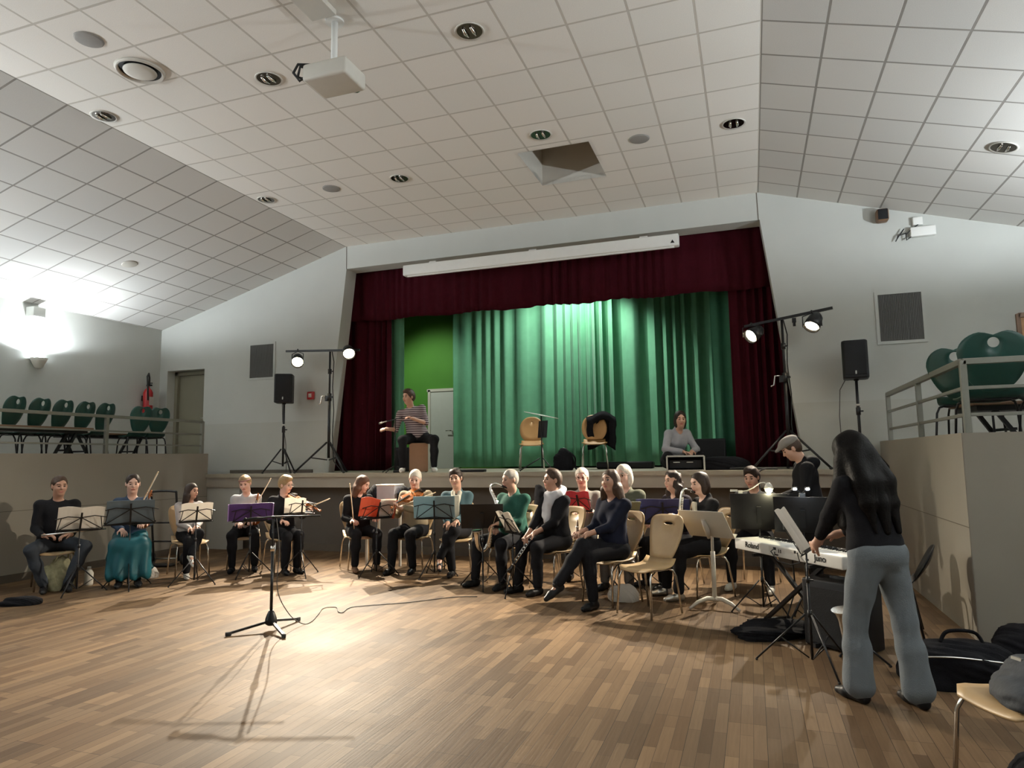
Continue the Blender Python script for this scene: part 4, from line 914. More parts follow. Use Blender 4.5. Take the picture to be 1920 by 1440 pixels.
# crate, table and jackets at the stage front
o = thing('side_table', 'small pale table against the stage front behind the orange folder', 'table', (-5.05, 9.0, 0)); MB().rbox((0, 0, 0.83), (0.62, 0.40, 0.03), 0.006).build('tabletop', mt['offwhite'], o)
for sx in (-1, 1):
    for sy in (-1, 1): MB().beam((sx * 0.27, sy * 0.17, 0), (sx * 0.27, sy * 0.17, 0.82), 0.03, 0.03).build('leg', mt['offwhite'], o)
o = thing('storage_crate', 'white translucent storage crate on the small table at the stage front', 'crate', (-5.03, 8.98, 0.847)); m = MB()
for s in (-1, 1): m.box((s * 0.14, 0, 0.14), (0.008, 0.26, 0.28)); m.box((0, s * 0.13, 0.14), (0.28, 0.008, 0.28))
m.box((0, 0, 0.006), (0.28, 0.26, 0.01)); m.build('body', M('frosted_plastic', (0.72, 0.76, 0.88), 0.35, trans=0.25), o); MB().rbox((0, 0, 0.285), (0.31, 0.29, 0.02), 0.006).build('lid', mt['white'], o)
lump('jacket', 'black jacket heaped on the table end left of the white crate', 'jacket', (-5.29, 8.98, 0.847), (0.10, 0.14, 0.27), mt['black_cloth'], 12, group='dark jackets at the stage front')
lump('jacket', 'black jacket heaped on the table end right of the white crate', 'jacket', (-4.78, 8.98, 0.847), (0.10, 0.14, 0.26), mt['black_cloth'], 13, group='dark jackets at the stage front')
ch = wchair(-2.70, 9.0, -78, 'wooden chair under piled black coats against the stage front')
def draped(loc, rz, label, w=0.52, h=0.46, drop=0.12, seed=1, open_=0.0, grp=None):
    """coat hung over a chair back; local x is the chair's facing"""
    m = MB(); v = []; f = []; nu, nv = 18, 16
    for i in range(nu + 1):
        a = -w / 2 + w * i / nu
        for j in range(nv + 1):
            t = j / nv * (2 * h)
            if t < h: z = -h + t; x = 0.045
            else: z = h - t; x = -0.045
            z = min(0, z)
            if abs(z) < 0.05: x = x * (abs(z) / 0.05) ** 0.5
            n = 0.012 * math.sin(a * 33 + seed) + 0.014 * math.sin(z * 17 + a * 9 + seed * 2)
            v.append((x + n, a * (1 - 0.15 * max(0, -z - 0.1)) + 0.01 * math.sin(z * 23 + seed), z - 0.05 * (a / (w / 2)) ** 2 - 0.03 * math.sin(a * 14 + seed)))
    for i in range(nu):
        for j in range(nv):
            am = abs(-w / 2 + w * (i + 0.5) / nu)
            if open_ and j < nv // 2 - 2 and am < open_ * (1.0 - 0.3 * j / nv): continue
            b = i * (nv + 1) + j; f.append((b, b + 1, b + nv + 2, b + nv + 1))
    m.add(v, f, 0, True); o = m.build('jacket', mt['black_cloth'], solid=0.015); o.location = loc; o.rotation_euler.z = rz
    return tag(o, label, 'jacket', grp)
lump('jacket', 'bulky black coats piled on the wooden chair behind the green sweater', 'jacket', (-2.69, 9.02, 0.462), (0.17, 0.20, 0.66), mt['black_cloth'], 15, group='dark jackets at the stage front')
# belongings on the right
o = lump('instrument_bag', 'long black soft instrument case on the floor right of the standing woman', 'case', (1.20, 5.32, 0), (0.35, 0.20, 0.27), mt['black_cloth'], 21, rz=0.1)
MB().tube(smooth_path([(-0.3, -0.17, 0.20), (-0.1, -0.19, 0.215), (0.1, -0.18, 0.20), (0.28, -0.16, 0.18)]), 0.006, 6).build('zip', mt['silver'], o)
MB().tube(smooth_path([(-0.1, 0, 0.26), (-0.05, 0.0, 0.33), (0.1, 0.0, 0.33), (0.15, 0, 0.26)]), 0.012, 6).build('handle', mt['black_cloth'], o)
lump('rucksack', 'black rucksack slumped at the foot of the right gallery corner', 'bag', (1.80, 5.95, 0), (0.25, 0.22, 0.25), mt['black_cloth'], 24)
BKC = make_chair('dark chair half hidden behind the standing woman, by the right gallery wall', 'oval', mt['black'], mt['black_metal'], 'dark chairs', z_seat=0.42, bh=0.30); BKC.location = (1.02, 6.62, 0); BKC.rotation_euler.z = math.radians(170)
FG = dup(WCH, (1.06, 3.58, 0), math.radians(205), 'wooden chair in the near right corner under a dark jacket', 'wooden shell chairs of the players')
o = lump('jacket', 'dark blue-grey jacket heaped on the seat of the near corner chair', 'jacket', (1.12, 3.52, 0.465), (0.20, 0.24, 0.16), M('slate_jacket', (0.03, 0.036, 0.044), 0.8, nscale=20, namt=0.3, bump=0.3, bscale=60), 31, 0.2)
MB().box((-0.08, 0.05, 0.15), (0.06, 0.05, 0.012), ry=0.2, rz=0.5).build('buckle', mt['steel'], o)
MB().tube(smooth_path([(-0.06, 0.06, 0.15), (0.02, 0.02, 0.18), (0.12, -0.04, 0.17), (0.2, -0.08, 0.12)]), 0.014, 6).build('strap', mt['black_cloth'], o)
lump('shoulder_bag', 'black bag under the jacket chair in the near right corner', 'bag', (1.10, 3.50, 0), (0.16, 0.20, 0.26), mt['black_cloth'], 33)
lump('shoulder_bag', 'light crumpled bag on the floor behind the empty wooden chair', 'bag', (-1.35, 7.35, 0), (0.16, 0.12, 0.16), mt['paper'], 36)

mt['slate_jacket'] = M('slate_coat', (0.028, 0.034, 0.042), 0.8, nscale=20, namt=0.3, bump=0.3, bscale=60, spec=0.2)
o = draped((1.37, 3.72, 0.93), math.radians(205), 'dark blue-grey coat hanging over the back of the near corner chair', 0.50, 0.44, seed=6); o.data.materials[0] = mt['slate_jacket']

# ------------------------------------------------------------------ on the stage
def stage_chair(x, y, deg, label, bw):
    o = make_chair(label, 'oval', mt['wood_orange'], mt['chrome'], 'wooden chairs on the stage', z_seat=0.45, w=0.42, bh=0.46, hole=(0.003, 0.003)); o.location = (x, y, ZS); o.rotation_euler.z = math.radians(deg); return o
stage_chair(-3.58, 11.30, -74, 'wooden stage chair behind the tall black music stand', 0.3)
stage_chair(-2.48, 11.30, -78, 'wooden stage chair with a black jacket around its back', 0.3)
draped((-2.42, 11.60, ZS + 0.95), math.radians(-78), 'black jacket hanging around the back of the stage chair', 0.50, 0.56, seed=4, open_=0.15, grp=None)
o = thing('music_stand', 'black music stand on stage with a pale tilted desk above a black one', 'music stand', (-3.10, 10.3, ZS), math.radians(60), 'music stands')
MB().cyl((0, 0, 0.06), (0, 0, 0.86), 0.010, 10).build('pole', mt['black_metal'], o); tripod(o, 0.20, 0.34, 0.009, mt['black_metal'], a0=0.3)
MB().box((0, 0, 0.87), (0.34, 0.44, 0.010), ry=0.10, rx=0.2).build('tray', mt['white'], o)
MB().rbox((0.03, 0, 0.65), (0.012, 0.20, 0.27), 0.004, ry=0.12).build('desk', mt['black'], o)
o = lump('rucksack', 'black rucksack standing on the stage between the two wooden chairs', 'bag', (-2.86, 10.7, ZS), (0.16, 0.12, 0.33), mt['black_cloth'], 41, 0.5)
MB().tube(smooth_path([(0.12, -0.05, 0.28), (0.2, -0.05, 0.2), (0.2, -0.04, 0.05), (0.24, -0.05, 0.01)]), 0.014, 6).build('strap', mt['black_cloth'], o); MB().box((0.02, 0.02, 0.34), (0.06, 0.03, 0.03), ry=0.3).build('grab_handle', mt['silver'], o)
o = thing('guitar_case', 'flat black case lying on stage beside the jacket chair', 'case', (-2.05, 11.75, ZS), 0.05); MB().rbox((0, 0, 0.06), (0.95, 0.36, 0.12), 0.03).build('body', mt['black'], o); MB().box((0, -0.185, 0.07), (0.14, 0.02, 0.03)).build('handle', mt['rubber'], o)
o = thing('rack_case', 'open rack case with shiny metal edges beside the woman seated on stage', 'case', (-0.90, 10.0, ZS), 0.1); m = MB(); W_, D_, H_ = 0.50, 0.40, 0.20
m.box((0, 0, 0.008), (W_, D_, 0.016)).box((0, 0, H_ - 0.008), (W_, D_, 0.016)).box((-W_ / 2 + 0.008, 0, H_ / 2), (0.016, D_, H_)).box((W_ / 2 - 0.008, 0, H_ / 2), (0.016, D_, H_)).box((0, D_ / 2 - 0.05, H_ / 2), (W_, 0.01, H_)); m.build('shell', mt['black'], o)
m = MB()
for sx in (-1, 1): m.beam((sx * W_ / 2, -D_ / 2, 0), (sx * W_ / 2, -D_ / 2, H_), 0.022, 0.022)
for z in (0, H_): m.beam((-W_ / 2, -D_ / 2, z), (W_ / 2, -D_ / 2, z), 0.022, 0.022)
m.box((0, 0, H_ + 0.004), (W_, D_, 0.006)); m.build('edge_trim', mt['silver'], o)
o2 = thing('rack_unit', 'black rack unit inside the metal-edged case', 'amplifier', (-0.90, 10.0, ZS + 0.02), 0.1); MB().box((0, 0.02, 0.07), (0.44, 0.26, 0.11)).build('chassis', mt['black'], o2)
m = MB()
for x in (-0.12, 0.06): m.box((x, -0.112, 0.095), (0.09, 0.006, 0.012))
m.build('display', mt['silver'], o2)
o = thing('stage_monitor', 'dark loudspeaker cabinet in the shade behind the seated woman', 'loudspeaker', (-0.62, 11.1, ZS), 0.1); MB().rbox((0, 0, 0.235), (0.46, 0.36, 0.45), 0.02).build('cabinet', mt['black'], o); MB().box((0, -0.182, 0.235), (0.40, 0.006, 0.39)).build('grille', mt['grille'], o)
o = thing('bass_amplifier', 'black amplifier box behind the cajon player', 'amplifier', (-5.66, 10.6, ZS), 0.3); MB().rbox((0, 0, 0.21), (0.30, 0.28, 0.41), 0.015).build('cabinet', mt['black'], o); MB().box((0, -0.142, 0.2), (0.26, 0.006, 0.32)).build('grille', mt['grille'], o)
lump('cable_pile', 'dark heap of cables and cloth on the stage edge right of the rack case', 'cables', (-0.38, 10.15, ZS), (0.36, 0.16, 0.19), mt['black_cloth'], 44)
o = MB().tube(smooth_path([(-0.3, 9.95, ZS + 0.02), (-0.1, 9.85, ZS + 0.03), (0.1, 9.8, ZS + 0.02), (0.3, 9.78, ZS + 0.015), (0.15, 9.72, ZS + 0.02), (0.05, 9.69, ZS - 0.05), (0.07, 9.68, ZS - 0.25), (0.02, 9.67, ZS - 0.35)]), 0.012, 6).build('stage_cable', mt['rubber']); tag(o, 'black cables trailing over the stage edge near the red side curtain', 'cable')
o = thing('clarinet_case', 'open flat black instrument case lying on the stage edge above the green sweater', 'case', (-4.15, 9.9, ZS), 0.05); MB().rbox((0.05, 0, 0.02), (0.40, 0.15, 0.04), 0.01).build('body', mt['black'], o); MB().tube([(-0.15, 0, 0.02), (-0.25, 0, 0.02), (-0.33, 0.0, 0.018)], [0.02, 0.014, 0.012], 8).build('mouthpiece', mt['black'], o); MB().ball((-0.15, -0.02, 0.035), (0.03, 0.025, 0.012), 8).build('clasp', mt['silver'], o)
# microphone on boom stand before the cajon player
o = thing('microphone_stand', 'slim microphone stand in front of the cajon player', 'microphone stand', (-5.47, 9.93, ZS)); MB().cyl((0, 0, 0.03), (0, 0, 0.86), 0.010, 10).build('pole', mt['black_metal'], o); tripod(o, 0.10, 0.34, 0.008, mt['black_metal'], a0=0.6)
MB().beam((-0.16, -0.02, 0.83), (0.12, 0.02, 0.89), 0.014, 0.014).build('boom', mt['black_metal'], o)
m_ = thing('microphone', 'silver microphone at the boom tip beside the cajon player', 'microphone', (-5.63, 9.91, ZS + 0.83)); MB().tube([(0.02, 0, 0.005), (-0.05, -0.01, -0.01), (-0.07, -0.012, -0.016), (-0.12, -0.018, -0.03)], [0.010, 0.012, 0.020, 0.018], 10).build('body', mt['silver'], m_)
o = thing('cajon', 'plain wooden cajon box under the striped-shirt man', 'drum', (-5.16, 10.15, ZS), math.radians(-62)); MB().rbox((0, 0, 0.24), (0.30, 0.30, 0.46), 0.008).build('body', mt['wood'], o); MB().box((0.153, 0, 0.24), (0.006, 0.295, 0.455)).build('tapa', M('cajon_face', (0.32, 0.17, 0.09), 0.5, nscale=9, namt=0.15), o)
for sx in (-1, 1):
    for sy in (-1, 1): MB().cyl((sx * 0.12, sy * 0.12, 0), (sx * 0.12, sy * 0.12, 0.012), 0.015).build('foot', mt['rubber'], o)
o = thing('effects_pedal', 'small black pedal box on the stage edge by the cajon player', 'pedal', (-5.35, 9.83, ZS), 0.2); MB().rbox((0, 0, 0.02), (0.16, 0.09, 0.04), 0.008).build('housing', mt['black'], o); MB().cyl((0.03, 0, 0.04), (0.03, 0, 0.05), 0.012).build('switch', mt['silver'], o)

# ------------------------------------------------------------------ instruments
def frame(A, B, up=(0, 0, 1)):
    A = Vector(A); x = (Vector(B) - A).normalized(); y = Vector(up).cross(x).normalized(); z = x.cross(y)
    return Matrix(((x.x, y.x, z.x, A.x), (x.y, y.y, z.y, A.y), (x.z, y.z, z.z, A.z), (0, 0, 0, 1)))
def rooted(name, label, cat, Mx, group=None):
    o = thing(name, label, cat, (0, 0, 0), 0, group); o.matrix_basis = Mx; return o
def violin(A, B, up, label):
    o = rooted('violin', label, 'violin', frame(A, B, up), 'violins')
    n = 44; out = []
    for i in range(n):
        t = 2 * PI * i / n; x = 0.178 - 0.178 * math.cos(t); u = x / 0.356
        w = 0.104 * math.sqrt(max(0, 1 - ((u - 0.27) / 0.30) ** 2)) if u < 0.40 else 0
        w2 = 0.084 * math.sqrt(max(0, 1 - ((u - 0.76) / 0.255) ** 2)) if u > 0.58 else 0
        w3 = 0.056 + 0.25 * (u - 0.5) ** 2 if 0.15 < u < 0.92 else 0
        out.append((x, math.copysign(max(w, w2, w3 if 0.2 < u < 0.9 else 0), math.sin(t)) if abs(math.sin(t)) > 1e-6 else 0.0))
    MB().prism(out, -0.019, 0.019).build('body', mt['violin'], o, bevel=0.005)
    m = MB(); m.tube([(0.33, 0, 0.005), (0.45, 0, 0.008), (0.50, 0, 0.004), (0.55, 0, -0.004), (0.585, 0, -0.01), (0.595, 0, 0.008), (0.58, 0, 0.014)], [0.016, 0.012, 0.013, 0.012, 0.010, 0.010, 0.006], 10)
    for s in (-1, 1):
        for x in (0.52, 0.55): m.cyl((x, 0, 0), (x, s * 0.035, 0), 0.004, 6)
    m.build('neck', mt['violin'], o)
    MB().box((0.36, 0, 0.026), (0.27, 0.026, 0.006)).build('fingerboard', mt['grenadilla'], o); MB().box((0.06, 0, 0.028), (0.11, 0.03, 0.006)).build('tailpiece', mt['grenadilla'], o)
    MB().box((0.165, 0, 0.033), (0.005, 0.04, 0.03)).build('bridge', mt['wood'], o); MB().box((0.03, 0.06, 0.03), (0.06, 0.07, 0.02)).build('chin_rest', mt['grenadilla'], o)
    m = MB()
    for k in range(4): m.cyl((0.11, -0.009 + 0.006 * k, 0.034), (0.5, -0.006 + 0.004 * k, 0.032), 0.0008, 4)
    m.build('strings', mt['silver'], o); return o
def bow(A, B, label):
    A = Vector(A); B = Vector(B); d = (B - A).normalized(); B = A + d * 0.73
    o = rooted('violin_bow', label, 'bow', frame(A, B, (0.3, -0.9, 0.2)), 'violin bows')
    MB().tube([(0, 0, 0.018), (0.2, 0, 0.012), (0.45, 0, 0.010), (0.7, 0, 0.016), (0.73, 0, 0.006)], [0.006, 0.0055, 0.005, 0.0045, 0.006], 8).build('stick', mt['wood'], o)
    MB().box((0.37, 0, -0.004), (0.68, 0.010, 0.002)).build('hair', mt['paper'], o); MB().box((0.05, 0, 0.004), (0.05, 0.012, 0.022)).build('frog', mt['grenadilla'], o); return o
def woodwind(A, B, label, name='clarinet', mat=None, keys=True, bell=0.034, L=0.62):
    A = Vector(A); d = (Vector(B) - A).normalized(); o = rooted(name, label, name, frame(A, A + d, (0.3, -0.9, 0.3)), 'woodwinds')
    MB().tube([(0.0, 0, 0), (0.03, 0, 0), (0.07, 0, 0), (0.075, 0, 0), (L * 0.5, 0, 0), (L - 0.09, 0, 0), (L - 0.04, 0, 0), (L, 0, 0)], [0.004, 0.010, 0.013, 0.0145, 0.014, 0.015, 0.020, bell], 14).build('body', mat or mt['grenadilla'], o)
    m = MB()
    for x in (0.075, L * 0.48, L - 0.1): m.tube([(x, 0, 0), (x + 0.012, 0, 0)], 0.0165, 12)
    if keys:
        for k in range(9): m.cyl((0.14 + 0.04 * k, 0, 0.014), (0.14 + 0.04 * k, 0, 0.020), 0.009, 8)
        m.cyl((0.12, 0.014, 0.012), (L - 0.12, 0.014, 0.012), 0.003, 6); m.cyl((0.2, -0.014, 0.012), (L - 0.14, -0.014, 0.012), 0.003, 6)
    m.build('keys', mt['silver'], o); return o
def saxophone(P, label, rad, mat, keymat, bellr=0.065):
    """P: path from mouthpiece to bell rim in world space"""
    o = thing('saxophone', label, 'saxophone', P[0], 0, 'saxophones'); B0 = Vector(P[0]); S = [p - B0 for p in smooth_path(P, 7)]; n = len(S)
    rr = [rad[0] + (rad[1] - rad[0]) * (i / (n - 1)) ** 1.1 for i in range(n)]
    for k in range(6): rr[n - 1 - k] = bellr - (bellr - rr[n - 8]) * (1 - math.exp(-k * 0.7))
    MB().tube(S, rr, 14).build('body', mat, o)
    a = S[0]; b = S[2]; MB().tube([a + (a - b).normalized() * 0.07, a + (a - b).normalized() * 0.04, a], [0.005, 0.012, 0.014], 10).build('mouthpiece', mt['grenadilla'], o)
    m = MB(); j0, j1 = int(n * 0.28), int(n * 0.66)
    for i in range(j0, j1, 1):
        t = (S[i + 1] - S[i - 1]).normalized(); q = t.cross(Vector((0.3, 0.9, 0.1))).normalized(); m.cyl(S[i] + q * rr[i], S[i] + q * (rr[i] + 0.012), rr[i] * 0.75, 8)
    m.tube([S[i] + Vector((0.02, -0.02, 0)) + (S[i + 1] - S[i - 1]).normalized().cross(Vector((0.8, 0.3, 0))).normalized() * (rr[i] + 0.008) for i in range(j0, j1)], 0.004, 6)
    m.build('keys', keymat, o); return o

# ------------------------------------------------------------------ people: smooth blended solids meshed on a fine grid
def nrm(v): v = np.asarray(v, float); return v / (np.linalg.norm(v) + 1e-12)
def A3(*v): return np.array(v, float)

class Solid:
    """ordered list of blended shapes; mesh() turns the zero level into one closed surface"""
    def __init__(s): s.p = []
    def cap(s, a, b, ra, rb=None, k=0.03): s.p.append(('c', A3(*a), A3(*b), ra, ra if rb is None else rb, k, 1)); return s
    def chain(s, pts, rs, k=0.02):
        for i in range(len(pts) - 1): s.cap(pts[i], pts[i + 1], rs[i], rs[i + 1], k)
        return s
    def ell(s, c, r, R=None, k=0.03, sign=1): s.p.append(('e', A3(*c), A3(*r), np.eye(3) if R is None else R, None, k, sign)); return s
    def box(s, c, h, R=None, rnd=0.01, k=0.02, sign=1): s.p.append(('b', A3(*c), A3(*h), np.eye(3) if R is None else R, rnd, k, sign)); return s
    def cut(s, c, r, R=None, k=0.02): return s.ell(c, r, R, k, -1)
    def mesh(s, h, disp=None, pad=0.05):
        lo = np.full(3, 1e9); hi = -lo
        for p in s.p:
            if p[6] < 0: continue
            if p[0] == 'c':
                r = max(p[3], p[4]); lo = np.minimum(lo, np.minimum(p[1], p[2]) - r); hi = np.maximum(hi, np.maximum(p[1], p[2]) + r)
            else:
                r = np.linalg.norm(p[2]) if p[0] == 'b' else max(p[2]); e = np.abs(p[3]) @ p[2] if p[0] == 'b' else np.sqrt((p[3] ** 2) @ (p[2] ** 2)); lo = np.minimum(lo, p[1] - e); hi = np.maximum(hi, p[1] + e)
        lo -= pad; hi += pad; n = np.ceil((hi - lo) / h).astype(int) + 1
        D = np.full(n, 0.06, np.float32); ax = [lo[i] + h * np.arange(n[i]) for i in range(3)]
        for p in s.p:
            k = p[5]; mg = 0.06 + k
            if p[0] == 'c': r = max(p[3], p[4]); a = np.minimum(p[1], p[2]) - r - mg; b = np.maximum(p[1], p[2]) + r + mg
            elif p[0] == 'e': e = np.sqrt((p[3] ** 2) @ (p[2] ** 2)); a = p[1] - e - mg; b = p[1] + e + mg
            else: e = np.abs(p[3]) @ p[2]; a = p[1] - e - mg; b = p[1] + e + mg
            i0 = np.clip(np.floor((a - lo) / h).astype(int), 0, n); i1 = np.clip(np.ceil((b - lo) / h).astype(int) + 1, 0, n)
            if np.any(i1 <= i0): continue
            sl = tuple(slice(i0[q], i1[q]) for q in range(3))
            X = np.stack(np.meshgrid(ax[0][sl[0]], ax[1][sl[1]], ax[2][sl[2]], indexing='ij'), -1)
            if p[0] == 'c':
                ba = p[2] - p[1]; L2 = max(ba @ ba, 1e-9); t = np.clip(((X - p[1]) @ ba) / L2, 0, 1)
                d = np.linalg.norm(X - p[1] - t[..., None] * ba, axis=-1) - (p[3] + (p[4] - p[3]) * t)
            elif p[0] == 'e':
                Y = (X - p[1]) @ p[3]; k0 = np.linalg.norm(Y / p[2], axis=-1); k1 = np.linalg.norm(Y / p[2] ** 2, axis=-1); d = k0 * (k0 - 1) / np.maximum(k1, 1e-6)
            else:
                Y = np.abs((X - p[1]) @ p[3]) - (p[2] - p[4]); d = np.linalg.norm(np.maximum(Y, 0), axis=-1) + np.minimum(Y.max(-1), 0) - p[4]
            d = d.astype(np.float32); E = D[sl]
            if p[6] > 0:
                hh = np.clip(0.5 + 0.5 * (E - d) / k, 0, 1); D[sl] = E * (1 - hh) + d * hh - k * hh * (1 - hh)
            else:
                d = -d; hh = np.clip(0.5 - 0.5 * (E - d) / k, 0, 1); D[sl] = E * (1 - hh) + d * hh + k * hh * (1 - hh)
        if disp is not None:
            X = np.stack(np.meshgrid(*ax, indexing='ij'), -1); D = D + disp(X).astype(np.float32)
        for q in range(3):
            sl = [slice(None)] * 3
            for e in (0, -1): sl[q] = e; D[tuple(sl)] = np.maximum(D[tuple(sl)], 0.01)
        ins = D < 0; c = n - 1
        cnt = np.zeros(c, np.int8)
        for dx in (0, 1):
            for dy in (0, 1):
                for dz in (0, 1): cnt += ins[dx:dx + c[0], dy:dy + c[1], dz:dz + c[2]]
        act = (cnt > 0) & (cnt < 8); idx = np.argwhere(act)
        if len(idx) == 0: return np.zeros((0, 3)), []
        vid = np.full(c, -1, np.int64); vid[act] = np.arange(len(idx))
        acc = np.zeros((len(idx), 3)); w = np.zeros(len(idx)); cor = [(0, 0, 0), (1, 0, 0), (0, 1, 0), (1, 1, 0), (0, 0, 1), (1, 0, 1), (0, 1, 1), (1, 1, 1)]
        for a, b in ((0, 1), (2, 3), (4, 5), (6, 7), (0, 2), (1, 3), (4, 6), (5, 7), (0, 4), (1, 5), (2, 6), (3, 7)):
            ca = np.array(cor[a]); cb = np.array(cor[b]); va = D[tuple((idx + ca).T)]; vb = D[tuple((idx + cb).T)]
            m = (va < 0) != (vb < 0); t = np.where(m, va / np.where(m, va - vb, 1), 0)
            acc += np.where(m[:, None], ca + t[:, None] * (cb - ca), 0); w += m
        V = lo + h * (idx + acc / w[:, None]); F = []
        for q in range(3):
            e = np.zeros(3, int); e[q] = 1; u, v = (q + 1) % 3, (q + 2) % 3
            a = ins[tuple(slice(0, n[i] - e[i]) for i in range(3))]; b = ins[tuple(slice(e[i], n[i]) for i in range(3))]
            for sgn in (0, 1):
                P = np.argwhere((a & ~b) if sgn == 0 else (~a & b)); P = P[(P[:, u] > 0) & (P[:, v] > 0)]
                P = P[(P[:, u] < c[u]) & (P[:, v] < c[v])]
                if len(P) == 0: continue
                def at(du, dv):
                    Q = P.copy(); Q[:, u] -= du; Q[:, v] -= dv; return vid[tuple(Q.T)]
                qd = np.stack([at(1, 1), at(0, 1), at(0, 0), at(1, 0)], 1); F.append(qd if sgn == 0 else qd[:, ::-1])
        return V, np.concatenate(F)

def solid_obj(name, S, h, mats, parent, disp=None, mfn=None):
    V, F = S.mesh(h, disp)
    me = bpy.data.meshes.new(name)
    me.vertices.add(len(V)); me.vertices.foreach_set('co', np.asarray(V, np.float32).ravel())
    me.loops.add(len(F) * 4); me.polygons.add(len(F))
    me.loops.foreach_set('vertex_index', np.asarray(F, np.int32).ravel()); me.polygons.foreach_set('loop_start', np.arange(0, len(F) * 4, 4, dtype=np.int32))
    for m in (mats if isinstance(mats, (list, tuple)) else [mats]): me.materials.append(m)
    if mfn is not None:
        C = V[F].mean(1); me.polygons.foreach_set('material_index', mfn(C).astype(np.int32))
    me.polygons.foreach_set('use_smooth', np.ones(len(F), bool)); me.update(); me.validate()
    o = bpy.data.objects.new(name, me); COL.objects.link(o); o.parent = parent; return o

SKIN = {k: M('skin_' + k, c, 0.5, nscale=18, namt=0.07) for k, c in dict(a=(0.56, 0.33, 0.24), b=(0.48, 0.27, 0.19), c=(0.62, 0.39, 0.31)).items()}
mt['lips'] = M('lips', (0.40, 0.14, 0.12), 0.4); mt['eye'] = M('eye', (0.05, 0.035, 0.03), 0.15)
HAIR = {k: M('hair_' + k, c, 0.55, nscale=70, namt=0.35, bump=0.3, bscale=90, spec=0.08 if k == 'black' else 0.3) for k, c in dict(black=(0.006, 0.005, 0.0045), brown=(0.055, 0.030, 0.018), dark=(0.025, 0.014, 0.010), blond=(0.30, 0.20, 0.10), grey=(0.36, 0.33, 0.29), white=(0.62, 0.56, 0.48), auburn=(0.09, 0.04, 0.02)).items()}
FAB = {}
def fab(name, c, rough=0.9, bump=0.25):
    if name not in FAB: FAB[name] = M('cloth_' + name, c, rough, nscale=14, namt=0.14, bump=bump, bscale=160, spec=0.15 if max(c) < 0.03 else 0.3)
    return FAB[name]
def stripes(name, c1, c2, sc):
    m = bpy.data.materials.new(name); m.use_nodes = True; nt = m.node_tree; b = nt.nodes['Principled BSDF']; b.inputs['Roughness'].default_value = 0.9
    tc = nt.nodes.new('ShaderNodeTexCoord'); w = nt.nodes.new('ShaderNodeTexWave'); w.bands_direction = 'Z'; w.inputs['Scale'].default_value = sc; w.inputs['Distortion'].default_value = 0.6
    r = nt.nodes.new('ShaderNodeValToRGB'); r.color_ramp.elements[0].position = 0.42; r.color_ramp.elements[0].color = c1 + (1,); r.color_ramp.elements[1].position = 0.55; r.color_ramp.elements[1].color = c2 + (1,)
    nt.links.new(tc.outputs['Object'], w.inputs['Vector']); nt.links.new(w.outputs['Fac'], r.inputs[0]); nt.links.new(r.outputs[0], b.inputs['Base Color']); return m

def rot_z(a): c, s = math.cos(a), math.sin(a); return np.array([[c, -s, 0], [s, c, 0], [0, 0, 1.0]])
def rot_y(a): c, s = math.cos(a), math.sin(a); return np.array([[c, 0, s], [0, 1.0, 0], [-s, 0, c]])
def rot_x(a): c, s = math.cos(a), math.sin(a); return np.array([[1.0, 0, 0], [0, c, -s], [0, s, c]])

def wrinkle(seed, amp, fr=22.0, zc=1.0):
    rnd = random.Random(seed); K = [(rnd.uniform(-1, 1), rnd.uniform(-1, 1), zc * rnd.uniform(0.4, 1.3), rnd.uniform(0, 6)) for _ in range(5)]
    def f(X):
        r = 0
        for a, b, c, p in K: r = r + np.sin(fr * (a * X[..., 0] + b * X[..., 1] + c * X[..., 2]) + p + 1.5 * np.sin(9 * X[..., 0] + 7 * X[..., 1] + p))
        return amp * r / 2.5
    return f

def ik(a, b, l1, l2, pole):
    d = b - a; L = np.linalg.norm(d); L = min(L, (l1 + l2) * 0.999); u = nrm(d); x = (l1 * l1 - l2 * l2 + L * L) / (2 * L)
    hh = math.sqrt(max(0, l1 * l1 - x * x)); p = np.asarray(pole, float); p = nrm(p - u * (p @ u)); return a + u * x + p * hh, a + u * L

def hand(S, w, d, n, side, curl=0.6, sc=1.0, spread=1.0):
    """palm, four unequal bent fingers and a thumb from the side of the palm"""
    d = nrm(d); n = nrm(n - d * (n @ d)); s = np.cross(d, n) * side
    S.cap(w, w + d * 0.02 * sc, 0.024 * sc, 0.026 * sc, 0.02)
    for q in (-0.022, -0.007, 0.008, 0.022): S.cap(w + d * 0.02 * sc + s * q * 0.7 * sc, w + d * 0.085 * sc + s * q * sc, 0.014 * sc, 0.0115 * sc, 0.012)
    for q, L, e in ((-0.030, 0.062, 0.1), (-0.0105, 0.076, 0.0), (0.0100, 0.081, -0.02), (0.0295, 0.072, -0.08)):
        p = w + d * 0.088 * sc + s * q * sc * spread; dd = nrm(d - s * e); a = 0.0
        for f, r in ((0.42, 0.0092), (0.32, 0.0085), (0.26, 0.0078)):
            a += curl * (0.55 if f == 0.42 else 0.75); v = dd * math.cos(a) + n * math.sin(a); p2 = p + v * L * f * sc; S.cap(p, p2, r * sc, (r - 0.0006) * sc, 0.004); p = p2
    p = w + d * 0.03 * sc + s * 0.026 * sc; v = nrm(d * 0.65 + s * 0.75 + n * 0.25); p2 = p + v * 0.042 * sc; S.cap(p, p2, 0.0135 * sc, 0.0105 * sc, 0.012)
    v = nrm(d * 0.85 + s * 0.25 + n * (0.25 + 0.4 * curl)); S.cap(p2, p2 + v * 0.036 * sc, 0.0105 * sc, 0.0085 * sc, 0.004)

